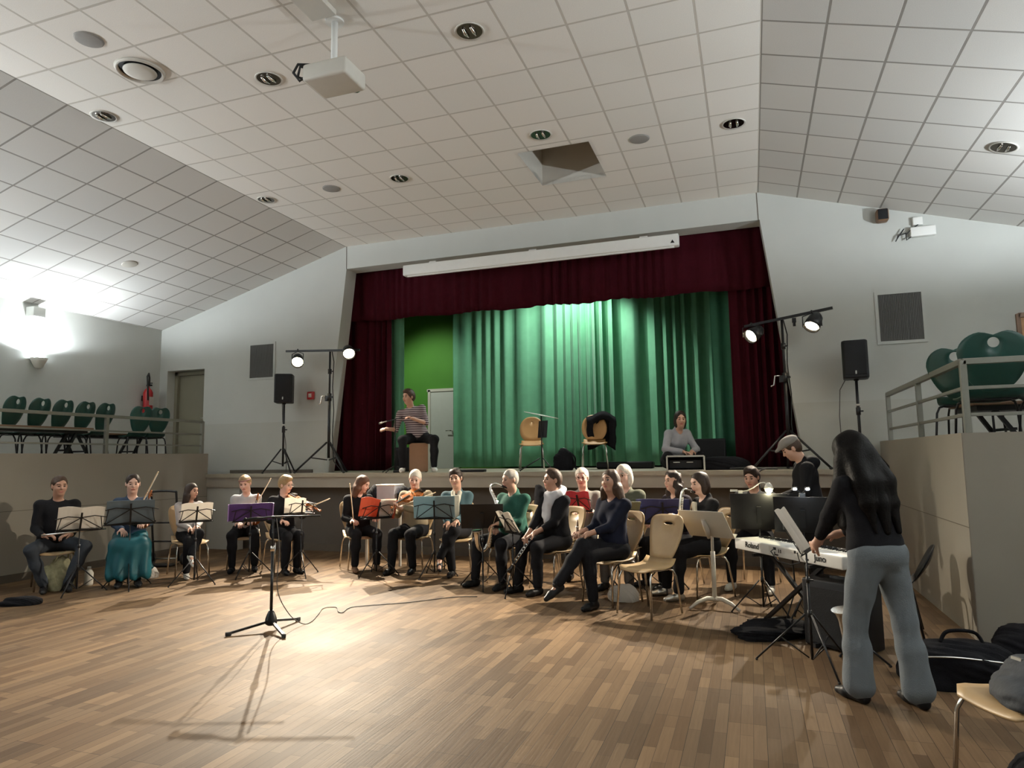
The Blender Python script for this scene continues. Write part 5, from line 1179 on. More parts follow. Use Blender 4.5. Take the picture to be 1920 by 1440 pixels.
PEOPLE = {}
def person(label, loc, psi, top=None, bottom=None, shoe=None, skin='a', hair='brown', hstyle='short', hz=0.55, lean=0.0, side=0.0, twist=0.0, female=False, sc=1.0,
           head=(0, 0, 0), wl=None, wr=None, pl=(-0.6, 0.32, -0.8), pr=(-0.6, -0.32, -0.8), hl=None, hr=None, nl=(0, 0, -1), nr=(0, 0, -1), curl=0.7,
           knl=None, knr=None, anl=None, anr=None, toe=(0.12, -0.12), tilt_l=0.0, tilt_r=0.0, sleeve=1.0, skirt=None, extra=None, res=0.0075, girth=1.0, toph=0.0, standing=False, hair_len=0.0, coat=None, bare=0.06, leg_r=1.0, wide=False):
    root = thing('person', label, 'person', loc, math.radians(psi), None); root.scale = (sc, sc, sc); g = girth
    R0 = rot_z(math.radians(twist)); u = nrm(A3(math.sin(math.radians(lean)), math.sin(math.radians(side)), math.cos(math.radians(lean))))
    f0 = R0 @ A3(1, 0, 0); f0 = nrm(f0 - u * (f0 @ u)); l0 = np.cross(u, f0); B = np.stack([f0, l0, u], 1)
    hip = A3(0, 0, hz); T = lambda x, y, z: hip + B @ A3(x, y, z)
    sw = 0.155 if female else 0.178
    shl, shr = T(0.0, sw, 0.452), T(0.0, -sw, 0.452); nb = T(0.01, 0, 0.50)
    Rh = R0 @ rot_z(math.radians(head[0])) @ rot_y(math.radians(head[1])) @ rot_x(math.radians(head[2]))
    hb = nb + B @ A3(0.02, 0, 0.085); hc = hb + Rh @ A3(0.022, 0, 0.105); H = lambda x, y, z: hc + Rh @ A3(x, y, z)
    la, lb = 0.275, 0.245
    wl = A3(*(wl if wl is not None else (0.28, 0.10, hz + 0.10))); wr = A3(*(wr if wr is not None else (0.28, -0.10, hz + 0.10)))
    el, wl = ik(shl, wl, la, lb, pl); er, wr = ik(shr, wr, la, lb, pr)
    hpl, hpr = A3(0.01, 0.088, hz - 0.01), A3(0.01, -0.088, hz - 0.01)
    knl = A3(*(knl or (0.43, 0.13, 0.50))); knr = A3(*(knr or (0.43, -0.13, 0.50))); anl = A3(*(anl or (0.42, 0.14, 0.085))); anr = A3(*(anr or (0.42, -0.14, 0.085)))
    # ---------------- body: one continuous surface
    S = Solid()
    S.ell(T(0, 0, 0.03), (0.105 * g, 0.145 * g, 0.11), B, 0.03).ell(T(0.005, 0, 0.18), (0.09 * g, 0.125 * g, 0.14), B, 0.05).ell(T(0.0, 0, 0.36), (0.095 * g, 0.145 * g, 0.15), B, 0.05)
    S.cap(shl, shr, 0.05, 0.05, 0.05).cap(T(-0.01, 0, 0.47), hb, 0.055, 0.05, 0.04).cap(hb, H(-0.02, 0, -0.05), 0.05, 0.052, 0.03)
    for a, e, w_ in ((shl, el, wl), (shr, er, wr)): S.cap(a, e, 0.046, 0.036, 0.03).cap(e, w_, 0.038, 0.025, 0.02)
    for a, k_, n_ in ((hpl, knl, anl), (hpr, knr, anr)):
        S.cap(a, k_, 0.072, 0.048, 0.04).cap(k_, k_ + (n_ - k_) * 0.35 + A3(-0.012, 0, 0), 0.046, 0.050, 0.03).cap(k_ + (n_ - k_) * 0.35 + A3(-0.012, 0, 0), n_, 0.049, 0.034, 0.03)
    for n_, tz, ti in ((anl, toe[0], tilt_l), (anr, toe[1], tilt_r)):
        td = A3(math.cos(tz) * math.cos(ti), math.sin(tz) * math.cos(ti), -math.sin(ti)); S.cap(n_ - A3(0, 0, 0.03), n_ + td * 0.12 - A3(0, 0, 0.05), 0.03, 0.022, 0.02)
    # head and face
    S.ell(H(-0.012, 0, 0.032), (0.096, 0.076, 0.086), Rh, 0.03).ell(H(0.018, 0, -0.045), (0.066, 0.058, 0.076), Rh, 0.04).ell(H(0.052, 0, -0.096), (0.026, 0.028, 0.020), Rh, 0.02)
    S.ell(H(0.055, 0.033, -0.03), (0.026, 0.026, 0.026), Rh, 0.03).ell(H(0.055, -0.033, -0.03), (0.026, 0.026, 0.026), Rh, 0.03)
    S.cap(H(0.073, 0.030, 0.026), H(0.073, -0.030, 0.026), 0.013, 0.013, 0.02)
    for q in (-1, 1): S.cut(H(0.098, q * 0.031, 0.003), (0.022, 0.020, 0.013), Rh, 0.015)
    for q in (-1, 1): S.ell(H(0.072, q * 0.031, 0.003), (0.013, 0.014, 0.011), Rh, 0.003)
    S.cap(H(0.082, 0, 0.012), H(0.101, 0, -0.026), 0.008, 0.0125, 0.012).cap(H(0.086, 0.011, -0.032), H(0.086, -0.011, -0.032), 0.008, 0.008, 0.008)
    S.cap(H(0.077, 0.018, -0.060), H(0.077, -0.018, -0.060), 0.0085, 0.0085, 0.008).cap(H(0.075, 0.014, -0.071), H(0.075, -0.014, -0.071), 0.0085, 0.0085, 0.006)
    for q in (-1, 1): S.ell(H(-0.008, q * 0.078, -0.004), (0.020, 0.010, 0.033), Rh, 0.006)
    dl = (wl - el) if hl is None else A3(*hl); dr = (wr - er) if hr is None else A3(*hr)
    hand(S, wl, dl, A3(*nl), 1, curl); hand(S, wr, dr, A3(*nr), -1, curl)
    def mf(C):
        Lc = (C - hc) @ Rh; m = np.zeros(len(C), int)
        for q in (-1, 1):
            m[np.linalg.norm((Lc - A3(0.082, q * 0.031, 0.003)) / A3(0.02, 0.0135, 0.0085), axis=1) < 1] = 1
            m[np.linalg.norm((Lc - A3(0.085, q * 0.032, 0.027)) / A3(0.03, 0.020, 0.006), axis=1) < 1] = 3
        m[np.linalg.norm((Lc - A3(0.084, 0, -0.065)) / A3(0.02, 0.024, 0.011), axis=1) < 1] = 2
        return m
    solid_obj('body', S, res, [SKIN[skin], mt['eye'], mt['lips'], HAIR['grey' if hair == 'white' else hair]], root, None, mf)
    # ---------------- top
    cr = 0.0095
    if top is not None:
        S = Solid(); b0 = 0.02 - toph
        S.ell(T(0.012, 0, 0.08 - toph * 0.5), (0.135 * g, 0.178 * g, 0.13 + toph * 0.5), B, 0.04).ell(T(0.012, 0, 0.20), (0.122 * g, 0.158 * g, 0.15), B, 0.05).ell(T(0.005, 0, 0.36), (0.120 * g, 0.172 * g, 0.155), B, 0.05)
        if female:
            for q in (-1, 1): S.ell(T(0.075, q * 0.068, 0.315), (0.062, 0.068, 0.066), B, 0.04)
        S.cap(shl, shr, 0.057, 0.057, 0.05).cap(T(-0.015, 0, 0.46), T(-0.01, 0, 0.535), 0.082, 0.060, 0.03)
        for a, e, w_ in ((shl, el, wl), (shr, er, wr)):
            S.cap(a, e, 0.061 * g, 0.051, 0.035)
            if sleeve > 0.5: q = e + (w_ - e) * (2 * sleeve - 1) * 0.95; S.cap(e, q, 0.054, 0.040, 0.02)
        if extra: extra(S, T, B, H, Rh)
        S.cut(nb + B @ A3(0.045, 0, 0.085), (0.055 + bare * 0.3, 0.055, 0.055 + bare), B, 0.01)
        solid_obj('coat' if coat else 'sweater', S, cr, top, root, wrinkle(zlib.crc32(label.encode()) % 1000, 0.0035))
    # ---------------- trousers or skirt
    if skirt is None:
        S = Solid(); S.ell(A3(0.0, 0, hz + 0.02), (0.128 * g, 0.176 * g, 0.125), None, 0.04)
        for a, k_, n_ in ((hpl, knl, anl), (hpr, knr, anr)):
            e = n_ + (k_ - n_) * 0.06; mid = k_ + (n_ - k_) * 0.4
            S.cap(a, k_, 0.098 * leg_r, 0.070 * leg_r, 0.05).cap(k_, mid, 0.069 * leg_r, (0.075 if wide else 0.064) * leg_r, 0.03).cap(mid, e, (0.075 if wide else 0.064) * leg_r, (0.088 if wide else 0.052) * leg_r, 0.03)
        solid_obj('trousers', S, cr, bottom, root, wrinkle(zlib.crc32(label.encode()) % 997 + 3, 0.004, 26))
    else:
        S = Solid(); S.ell(A3(0.0, 0, hz + 0.03), (0.135, 0.185, 0.12), None, 0.04)
        kz = skirt
        for a, k_, n_ in ((hpl, knl, anl), (hpr, knr, anr)):
            S.cap(a, k_ + A3(0.02, 0, 0.0), 0.11, 0.095, 0.06); e = A3(k_[0] + 0.05, k_[1] * 1.15, kz); S.cap(k_ + A3(0.02, 0, 0), e, 0.095, 0.10, 0.05)
        S.cap(A3(0.3, 0, 0.5), A3(0.46, 0, 0.47), 0.10, 0.10, 0.06).cap(A3(0.46, 0, 0.47), A3(0.47, 0, kz), 0.10, 0.11, 0.08).cap(A3(0.1, 0.17, 0.47), A3(0.12, 0.21, kz), 0.05, 0.07, 0.06).cap(A3(0.1, -0.17, 0.47), A3(0.12, -0.19, kz + 0.15), 0.05, 0.06, 0.06)
        S.box((0.2, 0, kz - 0.13), (0.6, 0.6, 0.06), None, 0.005, 0.01, -1)
        solid_obj('skirt', S, cr, bottom, root, lambda X: 0.017 * np.sin(44 * (X[..., 1] + 0.3 * X[..., 0]) + 2 * np.sin(6 * X[..., 2])) * np.clip((0.55 - X[..., 2]) * 3.0, 0, 1))
    # ---------------- shoes
    for n_, tz, ti in ((anl, toe[0], tilt_l), (anr, toe[1], tilt_r)):
        td = A3(math.cos(tz) * math.cos(ti), math.sin(tz) * math.cos(ti), -math.sin(ti)); dn = A3(-math.sin(ti) * math.cos(tz), -math.sin(ti) * math.sin(tz), -math.cos(ti)) if ti else A3(0, 0, -1)
        S = Solid(); hl_ = n_ + dn * 0.045 - td * 0.03; S.cap(hl_, n_ + dn * 0.048 + td * 0.10, 0.036, 0.037, 0.02).cap(n_ + dn * 0.048 + td * 0.10, n_ + dn * 0.054 + td * 0.165, 0.037, 0.026, 0.02).cap(n_, hl_, 0.040, 0.036, 0.02)
        S.box(n_ + dn * 0.112 + td * 0.06, (0.25, 0.25, 0.03), np.stack([td, np.cross(-dn, td), -dn], 1), 0.002, 0.004, -1)
        solid_obj('shoe', S, 0.0075, shoe, root)
    # ---------------- hair
    S = Solid(); strand = wrinkle(zlib.crc32(label.encode()) % 91, 0.003, 75, 0.12)
    if hstyle != 'none':
        S.ell(H(-0.018, 0, 0.040), (0.101, 0.086, 0.090), Rh, 0.02)
        if hstyle == 'short': S.ell(H(-0.045, 0, -0.01), (0.066, 0.080, 0.075), Rh, 0.03)
        if hstyle == 'thick': S.ell(H(-0.045, 0, -0.005), (0.075, 0.088, 0.085), Rh, 0.03).ell(H(0.02, 0, 0.095), (0.07, 0.066, 0.04), Rh, 0.03)
        if hstyle in ('bob', 'long', 'curly'): S.ell(H(-0.035, 0, -0.035), (0.083, 0.098, 0.125), Rh, 0.03)
        if hstyle in ('long', 'curly'):
            vol = 1.6 if hair_len > 0.35 else 1.0
            if vol > 1: S.ell(H(-0.03, 0, 0.0), (0.122, 0.118, 0.136), Rh, 0.03)
            hlz = hair_len or 0.26
            for q in (-1, 1):
                for x_, y_, r_ in ((-0.05, 0.045, 0.055 * vol), (0.015 if vol > 1 else 0.0, 0.085, 0.034 * vol), (-0.03, 0.08, 0.045 * vol)):
                    a = H(x_, q * y_, -0.08); b = a + A3(0, 0, -hlz * 0.8) + B @ A3(-0.02, q * 0.02, 0) + (l0 * q * 0.015); S.cap(a, b, r_, r_ * 0.72, 0.03)
            S.cap(H(-0.07, 0, -0.06), H(-0.07, 0, -0.06) + A3(0, 0, -hlz) + B @ A3(-0.035, 0, 0), 0.06 * vol, 0.045 * vol, 0.03)
            if vol > 1:
                strand = wrinkle(7, 0.009, 40, 0.35)
                for q in (-1, 0, 1):
                    S.chain([H(-0.06, q * 0.06, -0.04), T(-0.085, q * 0.085, 0.45), T(-0.105, q * 0.10, 0.32), T(-0.115, q * 0.085, 0.14)], [0.082, 0.070, 0.046, 0.014], 0.025)
                for q in (-1, 1): S.chain([H(0.0, q * 0.09, -0.06), T(0.05, q * 0.125, 0.47), T(0.10, q * 0.11, 0.36)], [0.055, 0.055, 0.030], 0.03)
            if hstyle == 'curly': strand = wrinkle(zlib.crc32(label.encode()) % 91, 0.010, 55, 0.8)
        if hstyle == 'bun': S.ell(H(-0.045, 0, -0.01), (0.062, 0.078, 0.07), Rh, 0.03).ell(H(-0.115, 0, 0.03), (0.042, 0.045, 0.042), Rh, 0.01)
        S.cut(H(0.088, 0, -0.035), (0.068, 0.067 if hstyle not in ('short',) else 0.082, 0.098 if hstyle != 'fringe' else 0.07), Rh, 0.012)
        if hstyle in ('short', 'thick', 'bun'):
            S.cut(H(0.055, 0, -0.11), (0.085, 0.13, 0.085), Rh, 0.01)
            for q in (-1, 1): S.cut(H(0.0, q * 0.095, -0.02), (0.026, 0.022, 0.040), Rh, 0.008)
        solid_obj('hair', S, res, HAIR[hair], root, strand)
    PEOPLE[label] = dict(root=root, T=T, H=H, Rh=Rh, B=B, hc=hc, wl=wl, wr=wr)
    return root, H, Rh, T, B

def glasses(root, H, mat):
    m = MB()
    for q in (-1, 1):
        pts = [H(0.102, q * 0.032 + 0.021 * math.cos(a), 0.002 + 0.016 * math.sin(a)) for a in [2 * PI * i / 14 for i in range(14)]]
        m.tube(pts, 0.0022, 6, closed=True); m.tube([H(0.100, q * 0.053, 0.005), H(0.05, q * 0.075, 0.006), H(-0.01, q * 0.083, 0.0)], 0.002, 6)
    m.tube([H(0.103, 0.011, 0.004), H(0.108, 0, 0.008), H(0.103, -0.011, 0.004)], 0.002, 6); return m.build('glasses', mat, root)
def world(root, p):
    return Matrix.Translation(root.location) @ rotz(root.rotation_euler.z) @ Vector([c * root.scale[0] for c in p])
def tocam(x, y, d=0): return math.degrees(math.atan2(-y, -x)) + d

blk = fab('black', (0.010, 0.010, 0.012)); jean = fab('grey_denim', (0.030, 0.036, 0.046)); shoeb = mt['black']

# ------------------------------------------------------------------ the players, from the gallery side to the keyboard side
def seated(label, x, y, psi, chair_label, **kw):
    if chair_label:
        c, s = math.cos(math.radians(psi)), math.sin(math.radians(psi)); wchair(x + 0.05 * c, y + 0.05 * s, psi, chair_label)
    return person(label, (x, y, 0), psi, **kw)

# man in black
r, H, Rh, T, B = seated('seated man in a black sweater and grey jeans, knees wide, at the far left', -8.15, 6.26, -32, 'wooden chair under the man in the black sweater',
    top=blk, bottom=jean, shoe=shoeb, skin='b', hair='brown', hstyle='short', head=(10, 3, 0), wl=(0.33, 0.13, 0.66), wr=(0.30, -0.16, 0.66), knl=(0.38, 0.27, 0.51), knr=(0.38, -0.27, 0.51), anl=(0.37, 0.10, 0.085), anr=(0.33, -0.12, 0.085), girth=1.1, lean=4, bare=0.02,
    hl=(0.3, -0.9, -0.1), hr=(0.4, 0.9, 0.0))
a, b = world(r, (0.38, -0.18, 0.675)), world(r, (0.40, 0.34, 0.70))
o = rooted('flute', 'silver flute lying across the lap of the man in black', 'flute', frame(a, b)); MB().cyl((0, 0, 0), (0.66, 0, 0), 0.0095, 12).build('tube', mt['silver'], o)
m = MB()
for k in range(12): m.cyl((0.16 + 0.035 * k, 0, 0.008), (0.16 + 0.035 * k, 0, 0.014), 0.008, 8)
m.build('keys', mt['silver'], o); MB().lathe([(0.001, 0.008), (0.012, 0.008), (0.010, 0.014), (0.001, 0.012)], 12, 0, Matrix.Translation((0.58, 0, 0))).build('lip_plate', mt['silver'], o)

# woman with the teal skirt
teal = fab('teal_satin', (0.006, 0.072, 0.092), 0.45, 0.15)
r, H, Rh, T, B = seated('seated woman in a long teal skirt and dark blue top with hair tied back', -7.61, 6.86, tocam(-7.61, 6.86, 0), 'wooden chair under the woman in the teal skirt',
    top=fab('dusk_blue', (0.03, 0.05, 0.09)), bottom=teal, shoe=shoeb, skin='c', hair='dark', hstyle='bun', female=True, skirt=0.17, head=(4, 4, 0), wl=(0.26, 0.14, 0.74), wr=(0.30, -0.10, 0.68), anl=(0.44, 0.10, 0.085), anr=(0.42, -0.10, 0.085))
violin(world(r, (0.20, 0.10, 0.70)), world(r, (0.40, 0.16, 0.96)), (0.5, -0.8, 0.2), 'violin held upright on the lap of the teal-skirted woman')
bow((-7.40, 6.66, 0.72), (-7.25, 6.84, 1.25), 'pale violin bow rising beside the head of the teal-skirted woman')

# girl
r, H, Rh, T, B = seated('girl with long dark hair and a pale sweater, legs crossed, looking sideways', -7.24, 7.45, tocam(-7.24, 7.45, 14), 'wooden chair under the girl with long dark hair',
    top=fab('pale_grey', (0.46, 0.44, 0.44)), bottom=blk, shoe=mt['white'], skin='b', hair='dark', hstyle='long', hair_len=0.30, female=True, sc=0.84, hz=0.64, head=(35, 4, 0), wl=(0.27, 0.05, 0.78), wr=(0.28, -0.06, 0.76), knl=(0.40, 0.06, 0.68), anl=(0.52, -0.08, 0.36), tilt_l=0.6, knr=(0.41, -0.10, 0.58), anr=(0.36, -0.10, 0.085))
# headband woman
r, H, Rh, T, B = seated('seated woman with a headband and pale T-shirt behind the purple folder', -6.9, 8.16, tocam(-6.9, 8.16, -4), 'wooden chair under the headband woman',
    top=fab('ash_grey', (0.40, 0.40, 0.42)), bottom=blk, shoe=mt['black_cloth'], skin='c', hair='blond', hstyle='bun', female=True, sc=0.95, hz=0.57, head=(-12, 14, 6), sleeve=0.5, wl=(0.26, 0.12, 0.72), wr=(0.28, -0.08, 0.70), knl=(0.38, 0.15, 0.52), knr=(0.40, -0.15, 0.52), anl=(0.36, 0.16, 0.085), anr=(0.42, -0.14, 0.085))
S = Solid(); S.ell(H(-0.012, 0, 0.062), (0.104, 0.089, 0.040), Rh, 0.01); S.cut(H(-0.012, 0, 0.10), (0.2, 0.2, 0.036), Rh, 0.005).cut(H(-0.012, 0, 0.018), (0.2, 0.2, 0.028), Rh, 0.005); solid_obj('headband', S, 0.0075, fab('rose', (0.30, 0.16, 0.15)), r)
bow((-6.66, 7.84, 0.62), (-6.45, 8.02, 1.14), 'pale violin bow held up behind the purple folder')
violin(world(r, (0.22, 0.10, 0.66)), world(r, (0.38, 0.14, 0.84)), (0.6, -0.7, 0.2), 'violin standing on the lap of the headband woman')
# fair violinist in black
r, H, Rh, T, B = seated('fair-haired violinist in black with glasses looking along the violin', -6.22, 8.10, tocam(-6.22, 8.10, 22), 'wooden chair under the fair-haired violinist',
    top=blk, bottom=blk, shoe=shoeb, skin='c', hair='blond', hstyle='thick', female=True, sc=0.96, head=(26, 14, 8), wl=(0.36, 0.22, 0.82), wr=(0.24, -0.12, 0.72), nl=(0, 0, 1), knl=(0.40, 0.08, 0.52), knr=(0.41, -0.10, 0.52), anl=(0.38, 0.06, 0.085), anr=(0.40, -0.12, 0.085))
glasses(r, H, mt['silver'])
violin(world(r, (0.05, 0.07, 1.06)), world(r, (0.46, 0.26, 0.90)), (0.2, 0.0, 0.9), 'violin tucked under the chin of the fair-haired violinist')
bow(world(r, (0.20, -0.14, 0.74)), world(r, (0.42, 0.20, 0.90)), 'violin bow lying low before the fair-haired violinist')
# dark-haired woman behind the orange folder
r, H, Rh, T, B = seated('woman in black with dark hair over her face beside the orange folder', -5.29, 8.55, tocam(-5.29, 8.55, 16), 'wooden chair under the woman beside the orange folder',
    top=blk, bottom=blk, shoe=mt['wood_dark'], skin='c', hair='auburn', hstyle='long', hair_len=0.12, female=True, sc=0.95, head=(48, 22, 0), wl=(0.28, 0.16, 0.74), wr=(0.30, -0.17, 0.72), knl=(0.40, 0.16, 0.52), knr=(0.40, -0.14, 0.52), anl=(0.40, 0.16, 0.085), anr=(0.36, -0.15, 0.085))
bow((-5.16, 8.26, 0.46), (-5.225, 8.22, 1.2), 'violin bow held upright by the woman beside the orange folder')
# white haired violinist
r, H, Rh, T, B = seated('white-haired violinist in a beige sweater behind the pale blue folder', -4.45, 8.67, -86, 'wooden chair under the white-haired violinist',
    top=fab('beige_wool', (0.24, 0.19, 0.125)), bottom=blk, shoe=shoeb, skin='c', hair='white', hstyle='short', head=(14, 16, -6), wl=(0.40, -0.02, 0.86), wr=(0.30, -0.20, 0.80), nl=(0, 0, 1), knl=(0.42, 0.10, 0.51), knr=(0.42, -0.14, 0.51), anl=(0.34, 0.10, 0.085), anr=(0.44, -0.16, 0.085), girth=1.08)
violin(world(r, (0.05, 0.09, 1.07)), world(r, (0.50, -0.08, 0.90)), (0.3, 0.2, 0.9), 'reddish violin at the chin of the white-haired violinist')
bow(world(r, (0.33, -0.22, 0.82)), world(r, (0.40, 0.34, 1.02)), 'violin bow in the hand of the white-haired violinist')
# woman with short dark hair, blue-grey cardigan
card = fab('petrol_cardigan', (0.045, 0.085, 0.10))
r, H, Rh, T, B = seated('woman with short dark hair and a petrol blue cardigan, legs crossed', -3.78, 8.57, tocam(-3.78, 8.57, -8), 'wooden chair under the woman in the petrol cardigan',
    top=card, bottom=blk, shoe=shoeb, skin='b', hair='dark', hstyle='thick', female=True, head=(-8, 4, 4), wl=(0.34, 0.05, 0.70), wr=(0.33, -0.08, 0.68), knl=(0.42, 0.02, 0.58), anl=(0.46, -0.16, 0.26), tilt_l=0.7, knr=(0.42, -0.06, 0.50), anr=(0.36, -0.02, 0.085))
S = Solid(); S.box(T(0.135, 0.0, 0.30), (0.012, 0.05, 0.17), B, 0.01).cap(T(0.06, 0.045, 0.50), T(0.12, 0.03, 0.40), 0.03, 0.03, 0.02).cap(T(0.06, -0.045, 0.50), T(0.12, -0.03, 0.40), 0.03, 0.03, 0.02); solid_obj('shirt', S, 0.009, fab('cream_shirt', (0.45, 0.43, 0.36)), r)
# man in green
green = fab('bottle_green_wool', (0.018, 0.085, 0.062))
r, H, Rh, T, B = seated('grey-haired man in a bottle green sweater holding a saxophone to his lips', -2.78, 8.01, -112, 'wooden chair under the man in the green sweater',
    top=green, bottom=blk, shoe=shoeb, skin='a', hair='grey', hstyle='short', head=(-14, 4, 0), wl=(0.33, 0.06, 0.74), wr=(0.31, -0.10, 0.70), knl=(0.42, 0.16, 0.51), knr=(0.40, -0.22, 0.51), anl=(0.40, 0.16, 0.085), anr=(0.44, -0.24, 0.085), girth=1.12, hl=(0.2, -0.9, -0.2), hr=(0.2, 0.8, -0.3))
mo = world(r, H(0.12, 0.0, -0.065))
saxophone([mo, mo + Vector((-0.08, -0.05, 0.03)), mo + Vector((-0.12, -0.08, -0.04)), world(r, (0.34, 0.02, 0.95)), world(r, (0.36, -0.03, 0.72)), world(r, (0.36, -0.10, 0.50)), world(r, (0.42, -0.14, 0.42)), world(r, (0.49, -0.14, 0.50)), world(r, (0.52, -0.13, 0.66))], 'silvery saxophone of the man in the green sweater', (0.010, 0.034), mt['silver'], mt['silver'], 0.06)
# woman with the white scarf
r, H, Rh, T, B = seated('woman in a black cardigan with a white scarf, clarinet lowered', -2.17, 7.79, -122, 'wooden chair under the woman with the white scarf',
    top=blk, bottom=blk, shoe=shoeb, skin='b', hair='brown', hstyle='thick', female=True, head=(-14, -6, 0), wl=(0.36, 0.02, 0.66), wr=(0.38, -0.10, 0.62), sleeve=0.78, knl=(0.43, 0.12, 0.51), knr=(0.42, -0.14, 0.51), anl=(0.42, 0.12, 0.085), anr=(0.48, -0.15, 0.085), girth=1.05, lean=3)
S = Solid()
ring = [T(0.0 + 0.085 * math.cos(a), 0.085 * math.sin(a), 0.545 - 0.03 * math.cos(a)) for a in [2 * PI * i / 12 for i in range(13)]]
S.chain(ring, [0.040] * 13, 0.02); S.cap(T(0.10, 0.03, 0.50), T(0.155, 0.015, 0.24), 0.050, 0.045, 0.03).cap(T(0.10, -0.03, 0.50), T(0.155, -0.025, 0.30), 0.045, 0.04, 0.03); solid_obj('scarf', S, 0.009, fab('white_scarf', (0.60, 0.60, 0.64)), r, wrinkle(5, 0.006, 40))
woodwind(world(r, (0.30, 0.02, 0.74)), world(r, (0.66, -0.10, 0.25)), 'black clarinet held down past the knee by the woman with the white scarf')
# woman in navy with crossed legs
navy = fab('navy_knit', (0.010, 0.012, 0.024))
r, H, Rh, T, B = seated('woman in a navy sweater sitting with legs crossed in the front row', -1.41, 7.22, -122, 'wooden chair under the cross-legged woman in navy',
    top=navy, bottom=blk, shoe=shoeb, skin='b', hair='brown', hstyle='long', hair_len=0.14, female=True, head=(6, -8, 6), wl=(0.35, -0.02, 0.72), wr=(0.34, -0.12, 0.74), sleeve=0.8, knl=(0.44, 0.06, 0.52), anl=(0.40, 0.08, 0.085), knr=(0.48, 0.02, 0.62), anr=(0.78, -0.04, 0.27), tilt_r=0.45, lean=-2)
woodwind(world(r, (0.38, -0.14, 0.86)), world(r, (0.52, -0.02, 0.40)), 'dark recorder in the hands of the woman in navy', 'recorder', mt['wood_dark'], False, 0.017, 0.46)
# back row
r, H, Rh, T, B = seated('white-haired man with glasses in the back row behind the white scarf', -2.10, 8.80, tocam(-2.1, 8.8, -6), 'wooden chair under the white-haired man in glasses',
    top=fab('grey_fleece', (0.17, 0.165, 0.15)), bottom=blk, shoe=shoeb, skin='c', hair='white', hstyle='short', head=(-6, 6, 0), wl=(0.3, 0.12, 0.82), wr=(0.3, -0.12, 0.80))
glasses(r, H, mt['grenadilla'])
r, H, Rh, T, B = seated('woman with chin-length white-blond hair in an olive top', -1.45, 8.30, tocam(-1.45, 8.30, -18), 'wooden chair under the woman with white-blond hair',
    top=fab('olive_knit', (0.065, 0.068, 0.045)), bottom=fab('taupe', (0.10, 0.085, 0.075)), shoe=shoeb, skin='c', hair='white', hstyle='bob', female=True, head=(-10, 4, 4), sc=1.03, wl=(0.30, 0.12, 0.72), wr=(0.30, -0.10, 0.72), girth=1.05)
glasses(r, H, mt['wood_dark'])
woodwind(world(r, (0.26, 0.06, 0.86)), world(r, (0.44, 0.02, 0.40)), 'black clarinet upright on the lap of the woman with white-blond hair')
r, H, Rh, T, B = seated('curly dark-haired woman in profile above the navy folder', -0.88, 8.45, tocam(-0.88, 8.45, -44), 'wooden chair under the curly-haired woman',
    top=fab('plum_black', (0.020, 0.016, 0.022)), bottom=blk, shoe=shoeb, skin='a', hair='dark', hstyle='curly', hair_len=0.24, female=True, head=(-12, 2, 0), wl=(0.30, 0.10, 0.74), wr=(0.30, -0.10, 0.74), sc=0.97)
r, H, Rh, T, B = seated('dark-haired woman in a black jacket playing a saxophone', -0.51, 7.84, -146, 'wooden chair under the woman with the saxophone',
    top=blk, bottom=blk, shoe=mt['steel'], skin='c', hair='dark', hstyle='bob', female=True, head=(4, 10, 0), sc=0.97, wl=(0.32, -0.02, 0.86), wr=(0.33, -0.10, 0.70), knl=(0.42, 0.14, 0.51), knr=(0.42, -0.14, 0.51), anl=(0.46, 0.16, 0.085), anr=(0.44, -0.15, 0.085))
S = Solid(); S.box(T(0.14, 0.0, 0.38), (0.012, 0.045, 0.10), B, 0.01); solid_obj('shirt', S, 0.009, FAB['cream_shirt'], r)
mo = world(r, H(0.12, 0, -0.065))
saxophone([mo, mo + Vector((-0.07, -0.05, 0.02)), mo + Vector((-0.10, -0.07, -0.05)), world(r, (0.33, 0.0, 0.90)), world(r, (0.33, -0.10, 0.66)), world(r, (0.33, -0.16, 0.48)), world(r, (0.38, -0.20, 0.42)), world(r, (0.44, -0.21, 0.50)), world(r, (0.46, -0.21, 0.64))], 'dull silver saxophone of the woman in the black jacket', (0.010, 0.034), mt['silver'], mt['silver'], 0.062)
r, H, Rh, T, B = seated('dark-haired man in a charcoal top looking down behind the broad black desk', 0.0, 8.63, tocam(0, 8.63, -12), 'wooden chair under the man behind the broad black desk',
    top=fab('charcoal', (0.030, 0.030, 0.032)), bottom=blk, shoe=mt['offwhite'], skin='a', hair='dark', hstyle='thick', head=(-8, 12, 3), wl=(0.34, 0.10, 0.80), wr=(0.34, -0.12, 0.78), knl=(0.42, 0.18, 0.51), knr=(0.42, -0.2, 0.51), anl=(0.46, 0.22, 0.085), anr=(0.44, -0.2, 0.085))
